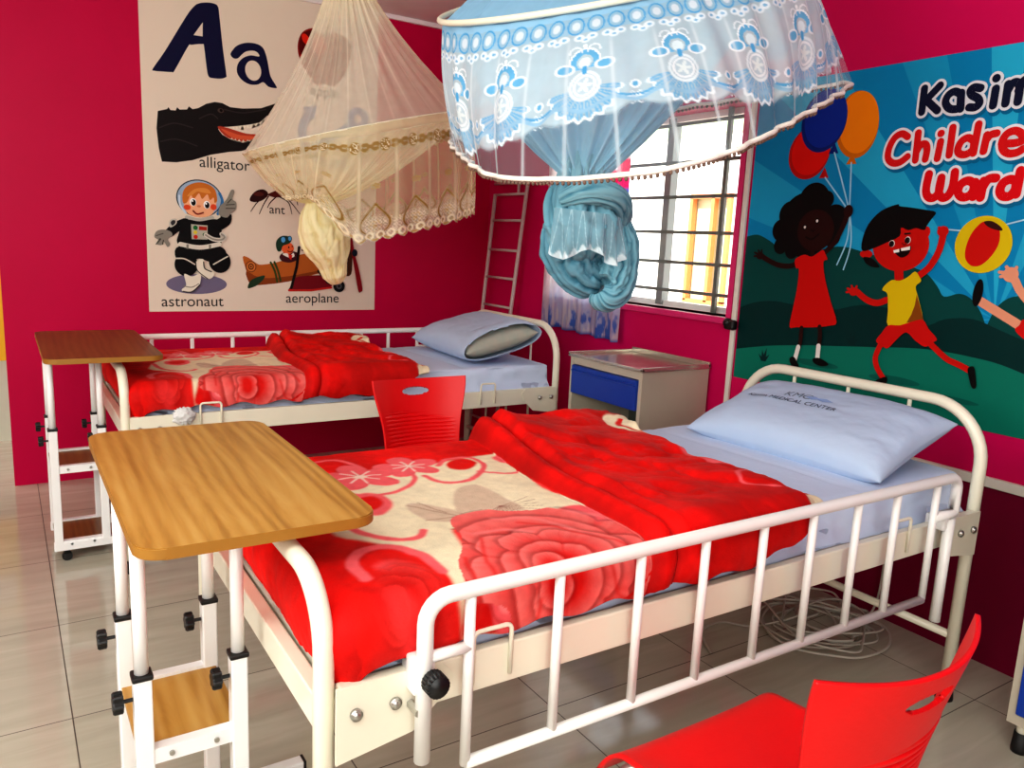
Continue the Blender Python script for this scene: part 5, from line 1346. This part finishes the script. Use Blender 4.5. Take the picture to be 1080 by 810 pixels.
# swags between the motifs and the lower scallop
sw = .338 - .040 * np.cos(u * 2 * PI) * 1.0
sw2 = .30 + .055 * (1 - (np.abs(np.abs(u) - .5) / .5) ** 2 * 2.2)
over(C, (1 - sstep(.003, .007, np.abs(hz - sw2))) * (rr > .11), '#5fa6d4', .85)
over(C, (1 - sstep(.002, .004, np.abs(hz - sw2 - .008))) * (rr > .11), '#eef5f9', .9)
ue = np.minimum(np.abs(u - .5), np.abs(u + .5)) * W
d = np.hypot(ue, hz - .318); over(C, 1 - sstep(.014, .017, d), '#eef5f9', .9); over(C, 1 - sstep(.008, .011, d), '#67abd6', .92)
d = np.hypot(ue, hz - .365); f5 = d - (.016 + .008 * np.cos(6 * np.arctan2(hz - .365, ue))); over(C, 1 - sstep(.0, .004, np.abs(f5)), '#eef5f9', .9)
le = .388 + .012 * np.cos(u * 2 * PI * 2) ; over(C, (1 - sstep(.004, .009, np.abs(hz - le + .03))), '#9cc6e2', .75)
# fold lines
over(C, (np.clip(np.cos(arc * 2 * PI * 31 + .6), 0, 1) ** 30)[:, None] * sstep(.15, .3, Hh) * .55, '#eef4f6', .8)
Pv = P - off
o = link('valance', grid_mesh('valance', Pv, True, C), BNET, bn); o['label'] = 'lace valance with shell motifs'
# hem trim: white braid over a dark beaded edge
tr_ = P[:, -1] - off
obj('hem_trim', tubem([tuple(q) for q in tr_[::5]], .0055, 8, closed=True), mat('white_braid', '#efeae0', .7), o, True)
bm = BM()
for k in range(0, NB, 3):
    q = tr_[k]; ball(bm, (q[0], q[1], q[2] - .008), (.0045, .0045, .0055), 1)
obj('beaded_edge', bm, mat('brown_beading', '#6e5548', .6), o)['label'] = 'brown beaded edge'
# inner curtain gathered to the knot
KN = np.array([-1.515, -2.985, 1.515])
nv = 70; NI = 360
ai = np.linspace(0, 2 * PI, NI, endpoint=False)
ring_i = np.stack([RC[0] + RR * .98 * np.cos(ai), RC[1] + RR * .98 * np.sin(ai), RC[2] + RR * .98 * (RGX * np.cos(ai) + RGY * np.sin(ai))], 1)
tv = np.linspace(0, 1, nv)
rk = .052
knot_ring = np.stack([KN[0] + rk * np.cos(ai), KN[1] + rk * np.sin(ai), np.full(NI, KN[2])], 1)
Pi = ring_i[:, None] * (1 - tv)[None, :, None] + knot_ring[:, None] * tv[None, :, None]
sag = np.sin(tv * PI) ; Pi[..., 2] -= sag[None] * .035
pl_ = (np.sin(ai * 24) * .6 + np.sin(ai * 37 + 2) * .4)
rd = Pi - Pi.mean(0, keepdims=True); rd[..., 2] = 0; rdl = np.linalg.norm(rd, axis=-1, keepdims=True) + 1e-9
Pi = Pi + rd / rdl * (pl_[:, None] * (.010 + .006 * sag)[None] * np.minimum(1, rdl[..., 0] / .12))[..., None]
Ci = np.zeros((NI, nv, 4)); Ci[...] = [*srgb('#a8d4ee'), .55]
over(Ci, sstep(.35, 1, tv)[None, :] * np.ones((NI, 1)), '#86bed8', .93)
over(Ci, (np.clip(pl_, 0, 1) ** 3)[:, None] * .5 * np.ones((1, nv)), '#b7dcf0', .8)
link('net_drape', grid_mesh('net_drape', Pi - off, True, Ci), BNET, bn)
# canopy top up to the hanging cord
AP = np.array([-1.20, -2.66, H - .02])
Pt = ring_i[:, None] * (1 - tv)[None, :, None] + (AP[None, :] + .03 * np.stack([np.cos(ai), np.sin(ai), 0 * ai], 1))[:, None] * tv[None, :, None]
k_ = np.sin(tv * PI) * -.06; Pt = Pt + (rd / rdl)[:, :1] * (k_[None, :] + pl_[:, None] * .008 * (1 - tv)[None])[..., None]
Ct = np.zeros((NI, nv, 4)); Ct[...] = [*srgb('#9ccbe8'), .72]
link('canopy', grid_mesh('canopy', Pt - off, True, Ct), BNET, bn)
obj('hanging_cord', tubem([tuple(AP - off - [0, 0, .03]), tuple(np.array([AP[0], AP[1], H]) - off)], .006), mat('net_cord', '#d9d4c4', .8), bn, True)

def bag(path, radii, nA, twist, nplt, seed, depth=.05, n_s=90):
    """gathered, twisted cloth tail along a path"""
    Q = np.array(cr(path, 12, False)); rs = np.interp(np.linspace(0, 1, len(Q)), np.linspace(0, 1, len(radii)), radii)
    L = np.r_[0, np.cumsum(np.linalg.norm(np.diff(Q, axis=0), axis=1))]; s = np.linspace(0, L[-1], n_s)
    Q2 = np.stack([np.interp(s, L, Q[:, k]) for k in range(3)], 1); r = np.interp(s, L, rs)
    from numpy.linalg import norm
    T = np.gradient(Q2, axis=0); T /= norm(T, axis=1, keepdims=True)
    N = np.zeros_like(T); up_ = np.array([0, 1., 0]) if abs(T[0, 1]) < .9 else np.array([1., 0, 0])
    nn = up_ - T[0] * (up_ @ T[0]); nn /= norm(nn)
    for i in range(n_s):
        nn = nn - T[i] * (nn @ T[i]); nn /= norm(nn); N[i] = nn
    Bn = np.cross(T, N)
    a = np.linspace(0, 2 * PI, nA, endpoint=False)
    Aa, Ss = np.meshgrid(a, np.linspace(0, 1, n_s), indexing='ij')
    lump = fbm(np.cos(Aa) * 2 + 5 + Ss * 3, np.sin(Aa) * 2 + Ss * 5 + 5, seed) - .47
    ridge_ = np.abs(np.sin(Aa * nplt / 2 + Ss * twist + lump * 5)) ** .7 - .5 + .5 * (np.abs(np.sin(Aa * nplt * .9 + Ss * twist * 1.4 + 2 + lump * 4)) - .5)
    rr_ = r[None, :] * (1 + depth * 2.0 * ridge_ * .5 + .25 * lump)
    P = Q2[None] + N[None] * (np.cos(Aa) * rr_)[..., None] + Bn[None] * (np.sin(Aa) * rr_)[..., None]
    return P, ridge_
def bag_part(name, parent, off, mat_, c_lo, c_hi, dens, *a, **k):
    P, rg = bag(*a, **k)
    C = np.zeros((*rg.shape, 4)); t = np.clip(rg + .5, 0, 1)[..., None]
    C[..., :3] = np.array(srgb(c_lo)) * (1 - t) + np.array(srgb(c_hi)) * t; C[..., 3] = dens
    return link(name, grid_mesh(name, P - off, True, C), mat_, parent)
kx, ky = KN[0], KN[1]  # backlit darkness put into the knot colours, pleat grooves painted darker than ridges
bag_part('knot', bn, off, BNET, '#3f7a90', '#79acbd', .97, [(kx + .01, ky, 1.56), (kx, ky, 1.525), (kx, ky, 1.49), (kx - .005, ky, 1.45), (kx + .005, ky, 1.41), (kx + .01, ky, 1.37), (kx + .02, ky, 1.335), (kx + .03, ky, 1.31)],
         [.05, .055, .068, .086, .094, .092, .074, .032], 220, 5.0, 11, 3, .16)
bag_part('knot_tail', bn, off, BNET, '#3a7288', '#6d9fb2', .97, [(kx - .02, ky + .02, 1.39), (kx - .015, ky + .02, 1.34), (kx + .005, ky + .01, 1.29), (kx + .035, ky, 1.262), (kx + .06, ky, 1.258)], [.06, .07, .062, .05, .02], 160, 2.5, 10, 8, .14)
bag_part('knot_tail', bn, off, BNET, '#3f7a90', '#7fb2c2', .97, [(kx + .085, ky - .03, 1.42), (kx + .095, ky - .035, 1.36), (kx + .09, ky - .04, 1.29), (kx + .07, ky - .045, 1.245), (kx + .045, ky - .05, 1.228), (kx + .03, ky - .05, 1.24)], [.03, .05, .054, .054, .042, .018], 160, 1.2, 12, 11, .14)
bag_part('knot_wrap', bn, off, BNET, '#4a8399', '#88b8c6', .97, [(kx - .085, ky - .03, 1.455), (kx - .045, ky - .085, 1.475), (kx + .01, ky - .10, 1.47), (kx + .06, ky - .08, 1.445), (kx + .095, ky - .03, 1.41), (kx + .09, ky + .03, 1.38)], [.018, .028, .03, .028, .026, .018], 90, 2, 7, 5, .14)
# white lace frill caught in the knot
fr = []; nA = 240
a = np.linspace(0, 1, nA)
for j, t_ in enumerate(np.linspace(0, 1, 24)):
    aa = -2.9 + a * 2.5
    rr_ = .104 + .012 * np.sin(a * 44) * t_ + .012 * t_
    z_ = 1.435 - .105 * t_ * (1 + .15 * np.sin(a * 13)) - .02 * a
    fr.append(np.stack([kx + rr_ * np.cos(aa) * 1.0, ky + rr_ * np.sin(aa), z_], 1))
fr = np.array(fr).transpose(1, 0, 2)
Cf = np.zeros((nA, 24, 4)); Cf[...] = [*srgb('#a9cfdc'), .38]; Tt = np.linspace(0, 1, 24)[None] * np.ones((nA, 1))
over(Cf, sstep(.86, .93, Tt + .06 * np.sin(a * 90)[:, None]), '#dcebf0', .85)
over(Cf, (np.abs(np.sin(a * 60)[:, None] * .5 + .5 - Tt) < .08) * .6, '#d3e6ee', .7)
link('lace_frill', grid_mesh('lace_frill', fr - off, False, Cf), BNET, bn)['label'] = 'white lace frill caught in the knot'

# ---- ivory net above the far bed
IC = np.array([-1.246, -.821, 1.832]); IR = .535; IGX, IGY = .262, -.03
it = thing('mosquito_net', 'ivory gold trimmed lace mosquito net, knotted, in front of the alphabet poster', 'mosquito net', tuple(IC))
off = IC
NI = 720
ai = np.linspace(0, 2 * PI, NI, endpoint=False)
ringI = np.stack([IC[0] + IR * np.cos(ai), IC[1] + IR * np.sin(ai), IC[2] + IR * (IGX * np.cos(ai) + IGY * np.sin(ai))], 1)
obj('hoop', tubem([tuple(q - off) for q in ringI[::10]], .004, 8, closed=True), mat('cream_hoop', '#e8e2cc', .5), it, True)
API = np.array([-1.335, -.86, 2.56])
nv = 80; tv = np.linspace(0, 1, nv)
top = API[None] + .05 * np.stack([np.cos(ai), np.sin(ai), 0 * ai], 1)
Pc = ringI[:, None] * (1 - tv)[None, :, None] + top[:, None] * tv[None, :, None]
pl_ = np.sin(ai * 30) * .6 + np.sin(ai * 47 + 1) * .4
rd = ringI - IC; rd[:, 2] = 0; rd /= np.linalg.norm(rd, axis=1, keepdims=True)
Pc = Pc + rd[:, None] * ((-.05 * np.sin(tv * PI))[None, :] + pl_[:, None] * (.005 * np.sin(np.clip(tv * 1.05, 0, 1) * PI) + .002)[None])[..., None]
Cc = np.zeros((NI, nv, 4)); Cc[...] = [*srgb('#fffae6'), .30]
over(Cc, sstep(.5, 1.0, tv)[None] * np.ones((NI, 1)), '#fbf2cc', .85)
over(Cc, (np.clip(np.cos(ai * 34), 0, 1) ** 20)[:, None] * (.10 + .5 * tv)[None], '#fff6da', .8)
link('canopy', grid_mesh('canopy', Pc - off, True, Cc), INET, it)
obj('hanging_cord', tubem([tuple(API - off - [0, 0, .02]), (API[0] - off[0] + .005, API[1] - off[1], H - off[2])], .012), mat('net_cord', '#d9d4c4', .8), it, True)
obj('gather_tie', tubem([tuple(API - off + np.array([.052 * math.cos(x), .052 * math.sin(x), -.05])) for x in np.linspace(0, 2 * PI, 24, endpoint=False)], .007, 8, closed=True), mat('net_tie', '#3a332c', .8), it, True)
# inner drape to the knot
KI = np.array([-1.475, -.90, 1.475])
kr = KI[None] + .045 * np.stack([np.cos(ai), np.sin(ai), 0 * ai], 1)
Pd = ringI[:, None] * (1 - tv)[None, :, None] + kr[:, None] * tv[None, :, None]
Pd[..., 2] -= (np.sin(tv * PI) * .05)[None]
c_ = Pd.mean(0, keepdims=True); r_ = Pd - c_; r_[..., 2] = 0; rl = np.linalg.norm(r_, axis=-1, keepdims=True) + 1e-9
Pd = Pd + r_ / rl * (pl_[:, None] * .010 * np.minimum(1, rl[..., 0] / .15))[..., None]
Cd = np.zeros((NI, nv, 4)); Cd[...] = [*srgb('#fff8d8'), .36]
over(Cd, sstep(.3, 1, tv)[None] * np.ones((NI, 1)), '#f6ecb6', .95)
link('net_drape', grid_mesh('net_drape', Pd - off, True, Cd), INET, it)
# valance: full length on the right, caught up towards the knot on the left
nh = 120; h = np.linspace(0, 1, nh)
c0_ = -.35 + .75 * np.maximum(0, np.sin(ai)); full = sstep(0, 1, (np.cos(ai) - c0_ + .37) / .37)
Ln = .30 + .20 * full
bot = ringI.copy(); bot[:, 2] -= Ln
bot[:, :2] += rd[:, :2] * .025
tuck = 1 - full
tgt = KI[None] + np.stack([.10 * np.cos(ai), .10 * np.sin(ai), 0 * ai + .02], 1)
bot = bot * (1 - .9 * tuck)[:, None] + tgt * (.9 * tuck)[:, None]
Pv = ringI[:, None] * (1 - h)[None, :, None] + bot[:, None] * h[None, :, None]
fold = np.sin(ai * 22) * .6 + np.sin(ai * 35 + 1.3) * .4
Pv = Pv + rd[:, None] * (fold[:, None] * .013 * (.2 + h)[None] + (np.sin(h * PI) * .012)[None] + .004)[..., None]
Ai, Hh = np.meshgrid(ai / (2 * PI), h, indexing='ij')
Cv = np.zeros((NI, nh, 4)); Cv[...] = [*srgb('#fbefc4'), .24]
NM = 19; W = 2 * PI * IR / NM; u = (Ai * NM) % 1 - .5; ux = u * W; hz = Hh * .52
GOLD = '#9a7a3a'; IV = '#f6edcf'
over(Cv, 1 - sstep(.02, .05, hz), '#efe2b8', .55)
# rose garland below the hoop
NR = 27; WR = 2 * PI * IR / NR; uR = (Ai * NR) % 1 - .5; ux0, u0 = ux, u; u = uR; ux = uR * WR * 1.25; W0 = W; W = WR
d = np.hypot(ux, hz - .095); over(Cv, 1 - sstep(.026, .031, d), GOLD, .88); over(Cv, (np.abs(np.sin(d * 330 + np.arctan2(hz - .095, ux) * 2)) < .45) * (d < .024), IV, .9)
ue = np.minimum(np.abs(u - .5), np.abs(u + .5)) * W
for a_, b_ in ((.0, .095), (.022, .085), (.022, .106)):
    d = np.hypot((ue - a_) / 1.7, hz - b_); over(Cv, 1 - sstep(.008, .011, d), GOLD, .85)
over(Cv, (1 - sstep(.002, .004, np.abs(hz - .097 - .01 * np.sin(u * 4 * PI)))) * 1.0, GOLD, .8)
u, ux, W = u0, ux0, W0
# small sprays
d = np.hypot(ux / 1.6, hz - .27); over(Cv, ((d < .013) & (np.abs(np.sin(np.arctan2(hz - .27, ux) * 3)) > .4)) * 1.0, '#b59a58', .75)
# lower lace
lace = sstep(.40, .43, hz + .012 * np.cos(u * 2 * PI))
over(Cv, lace * .9, IV, .34)
t_ = np.clip((hz - .345) / .145, 0, 1); og = np.abs(ux) - .062 * np.sin(t_ ** 1.5 * PI) ** .8
reg = (hz > .345) & (hz < .489)
over(Cv, reg * (1 - sstep(.004, .008, np.abs(og))), '#8f6d2e', .92)
d = np.hypot(ux, hz - .445); over(Cv, 1 - sstep(.002, .005, np.abs(d - .022 - .004 * np.cos(6 * np.arctan2(hz - .445, ux)))), '#b39a62', .8); over(Cv, 1 - sstep(.008, .012, d), '#b39a62', .8)
tex = (np.sin(ux * 420) * np.sin(hz * 420) > .15) * lace; over(Cv, tex * .55 * (np.abs(og) > .012), '#fbf4dc', .85)
edge = .497 + .018 * np.abs(np.cos(u * PI * 3)) - .010
over(Cv, (1 - sstep(.003, .008, np.abs(hz - edge))), '#b89a56', .88)
over(Cv, (1 - sstep(.003, .006, np.abs(np.hypot(((u * 4) % 1 - .5) * W / 4, hz - .485) - .014))), IV, .88)
cut = (hz > edge + .008)[..., None]
Cv = np.where(cut, np.array([1, 1, 1, 0.0]), Cv)
over(Cv, (np.clip(np.cos(ai * 22 - 1.2), 0, 1) ** 24)[:, None] * sstep(.1, .3, Hh) * .5 * (hz < edge), '#fbf3d6', .7)
o = link('valance', grid_mesh('valance', Pv - off, True, Cv), INET, it); o['label'] = 'ivory lace valance with gold flower border'
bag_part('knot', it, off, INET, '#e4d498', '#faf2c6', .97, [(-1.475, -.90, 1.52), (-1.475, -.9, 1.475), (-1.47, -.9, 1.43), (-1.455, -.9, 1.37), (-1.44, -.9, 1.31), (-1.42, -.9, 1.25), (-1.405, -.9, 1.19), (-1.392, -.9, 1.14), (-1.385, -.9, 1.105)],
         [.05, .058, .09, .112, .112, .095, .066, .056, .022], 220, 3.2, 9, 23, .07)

# ------------------------------------------------------------------ ladder by the window
LM = mat('dusty_white_ladder', '#c9b8b4', .45)
ld = thing('ladder', 'slim white metal ladder leaning in the corner behind the far bed', 'ladder', (-.03, -.30, 0))
def LP(side, z):
    k = (z - .05) / 1.7
    if side: return (-.10 + .085 * k + 0, -.345 - .145 * k + .26, z)
    return (-.10 + .085 * k, .035 - .03 - .10 * k * 1.0 + .23, z)
for sd in (0, 1):
    obj('rail', tubem([LP(sd, .01), LP(sd, 1.715 if sd else 1.64)], .0125, 10), LM, ld, True)
for z in (.18, .37, .56, .75, .935, 1.115, 1.29, 1.475, 1.55, 1.635):
    if z == 1.55: continue
    obj('rung', tubem([LP(0, z), LP(1, z)], .0085, 8), LM, ld, True)
a_ = LP(1, 1.70)
obj('top_bar', tubem([(a_[0], a_[1] + .02, a_[2] + .005), (a_[0], a_[1] + .38, a_[2] + .005)], .010, 8), LM, ld, True)
obj('top_bar', tubem([(a_[0], a_[1] + .10, 1.635), (a_[0], a_[1] + .10, 1.70)], .009, 8), LM, ld, True)

# ------------------------------------------------------------------ curtain at the window's left side
nu, nz_ = 260, 120
yy = np.linspace(-.745, -1.455, nu); zz = np.linspace(2.08, .872, nz_)
Yc, Zc = np.meshgrid(yy, zz, indexing='ij')
uu = (Yc + .745) / -.71; vv = (2.08 - Zc) / 1.21
Xc = -.055 + .011 * np.sin(uu * 2 * PI * 5 + .4 * np.sin(vv * 4)) * (.55 + .5 * vv) + .006 * np.sin(uu * 2 * PI * 11 + vv * 2)
Yc = Yc - .02 * (1 - vv) * np.sin(uu * PI)
Zc2 = Zc - .02 * uu * vv + .004 * np.sin(uu * 2 * PI * 5) * (vv > .98)
Cc = np.zeros((nu, nz_, 3)); Cc[...] = srgb('#fbfbff')
def cpaint(m, col): 
    m = np.clip(m, 0, 1)[..., None]; Cc[...] = Cc * (1 - m) + np.array(srgb(col)) * m
n1 = fbm(uu * 9, vv * 5, 5); n2 = fbm(uu * 26, vv * 14, 15)
cpaint(sstep(.62, .85, vv) * .4, '#dde4fa')
cpaint(sstep(.78, .93, vv + .12 * (n1 - .45) * 2) * .55, '#a9c0f5')
cpaint(sstep(.80, .95, vv) * sstep(.52, .60, n2), '#5a86e4')
cpaint(sstep(.70, .95, vv) * sstep(.53, .60, fbm(uu * 40, vv * 9, 77)), '#e9eefb')
cpaint(sstep(.98, 1, vv), '#3d6fd0')
cpaint((sstep(.0, .05, .10 - np.abs(uu - .04))) * sstep(.2, .3, vv) * .4, '#ffffff')
cpaint((n1 > .50) * (uu > .08) * (uu < .28) * (vv > .50) * (vv < .64) * .5, '#7a86a8')
# printed red and blue patches near the window edge
for cy, cz, ry, rz, col in ((.86, .30, .22, .055, '#d9205e'), (.92, .36, .16, .045, '#e0327a'), (.96, .40, .10, .04, '#3b6fe0'), (.74, .25, .25, .05, '#dfe6f8'), (.9, .14, .3, .09, '#9db8ee'), (.5, .2, .2, .08, '#c8d4f4'), (.3, .1, .25, .08, '#b4c6f0')):
    d = np.hypot((uu - cy) / ry, (vv - cz + (uu - cy) * .22) / rz); cpaint(1 - sstep(.8, 1.0, d + (n1 - .47) * .8), col)
def curtain_mat():
    m = vcol_mat('printed_curtain', .85).copy() if False else vcol_mat('printed_curtain', .85)
    nt = m.node_tree; b = nt.nodes['Principled BSDF']; out = [n for n in nt.nodes if n.type == 'OUTPUT_MATERIAL'][0]
    tl = nt.nodes.new('ShaderNodeBsdfTranslucent'); mx = nt.nodes.new('ShaderNodeMixShader'); mx.inputs[0].default_value = .6
    a = [n for n in nt.nodes if n.type == 'ATTRIBUTE'][0]
    nt.links.new(a.outputs['Color'], tl.inputs['Color']); nt.links.new(b.outputs[0], mx.inputs[1]); nt.links.new(tl.outputs[0], mx.inputs[2]); nt.links.new(mx.outputs[0], out.inputs['Surface'])
    return m
ct = thing('curtain', 'white and blue printed curtain hanging at the left side of the window', 'curtain', (0, 0, 0))
link('panel', grid_mesh('panel', np.stack([Xc, Yc, Zc2], -1), False, Cc), curtain_mat(), ct)
obj('curtain_rod', tubem([(-.06, -.62, 2.095), (-.06, -2.17, 2.095)], .009), mat('curtain_rod_steel', '#b8b4ae', .35, .7), ct, True)
for y in (-.66, -2.15):
    obj('bracket', tubem([(-.06, y, 2.095), (-.001, y, 2.095)], .008), STEEL, ct, True)

# ------------------------------------------------------------------ cable coil under the near bed
rs = random.Random(4)
pts = [(-.035, -3.03, .60), (-.03, -3.035, .30), (-.04, -3.03, .06), (-.10, -3.00, .012)]
cx_, cy_ = -.30, -2.98
for k in range(95):
    a = k * .62 + rs.uniform(-.15, .15)
    ra = .17 + .07 * math.sin(k * .37) + rs.uniform(-.02, .02); rb = .10 + .045 * math.cos(k * .23) + rs.uniform(-.02, .02)
    ox, oy = .045 * math.sin(k * .11), .05 * math.cos(k * .17)
    ca, sa = math.cos(.5), math.sin(.5)
    x, y = ra * math.cos(a), rb * math.sin(a) * 1.5
    pts.append((min(cx_ + ox + x * ca - y * sa, -.03), cy_ + oy + x * sa + y * ca, .008 + .0004 * k + .006 * rs.random()))
pts += [(-.52, -2.86, .01), (-.60, -2.78, .008), (-.72, -2.80, .008), (-.80, -2.92, .008)]
o = obj('cable_coil', tubem(cr(pts, 6, False), .0042, 6), mat('white_cable', '#b7b0a4', .5), None, True)
tag(o, 'loose coil of thin white cable on the floor under the foreground bed', 'cable')

# ------------------------------------------------------------------ crumpled tape on the far bed's beam
bm = BM()
bmesh.ops.create_icosphere(bm, subdivisions=4, radius=1)
for v in bm.verts:
    c = v.co; n = math.sin(c.x * 7 + 1) * math.sin(c.y * 9) * math.sin(c.z * 8 + 2)
    f = 1 + .22 * n + .10 * math.sin(c.x * 19 + c.z * 15)
    v.co = Vector((c.x * .040 * f, c.y * .018 * f, c.z * .034 * f))
o = obj('crumpled_tape', bm, mat('crumpled_white_plastic', '#d9d8d6', .4, var=.12, scale=60), None, True, loc=(-2.185, -1.403, .622))
tag(o, 'crumpled white plastic wad stuck on the far bed side beam', 'tape')

# ------------------------------------------------------------------ lights
def area(name, loc, tgt, sx, sy, power, col):
    l = bpy.data.lights.new(name, 'AREA'); l.shape = 'RECTANGLE'; l.size = sx; l.size_y = sy; l.energy = power; l.color = col
    o = bpy.data.objects.new(name, l); COL.objects.link(o); o.location = loc
    o.rotation_euler = (Vector(tgt) - Vector(loc)).to_track_quat('-Z', 'Y').to_euler()
    return o
area('rear_fill_light', (-3.6, -6.7, 1.9), (-1.6, -1.0, 1.2), 2.6, 1.2, 75, (.95, 1, .955))  # added area lamp behind the camera; wall_front has no window
area('left_fill_light', (-5.0, -3.4, 1.9), (0, -2.4, 1.3), 2.2, 1.2, 62, (.95, 1, .955))  # added area lamp to brighten the window wall; wall_left has no window
area('ceiling_light', (-3.0, -4.3, 2.60), (-2.6, -3.6, 0), 1.6, 1.2, 52, (.95, 1, .955))
area('adjoining_fill_light', (-4.7, .6, 2.5), (-4.3, .6, 0), .6, .6, 40, (1, 1, 1))  # added lamp, kept out of view, to brighten the adjoining room
s = bpy.data.lights.new('sun', 'SUN'); s.energy = 9; s.angle = .01; s.color = (1, .97, .92)
so_ = bpy.data.objects.new('sun', s); COL.objects.link(so_); so_.rotation_euler = Vector((1, .15, -1.1)).to_track_quat('-Z', 'Y').to_euler()
w = bpy.data.worlds.new('world'); sc.world = w; w.use_nodes = True; nt = w.node_tree
bg = nt.nodes['Background']; bg.inputs['Color'].default_value = (.85, .93, 1, 1); bg.inputs['Strength'].default_value = 2.2
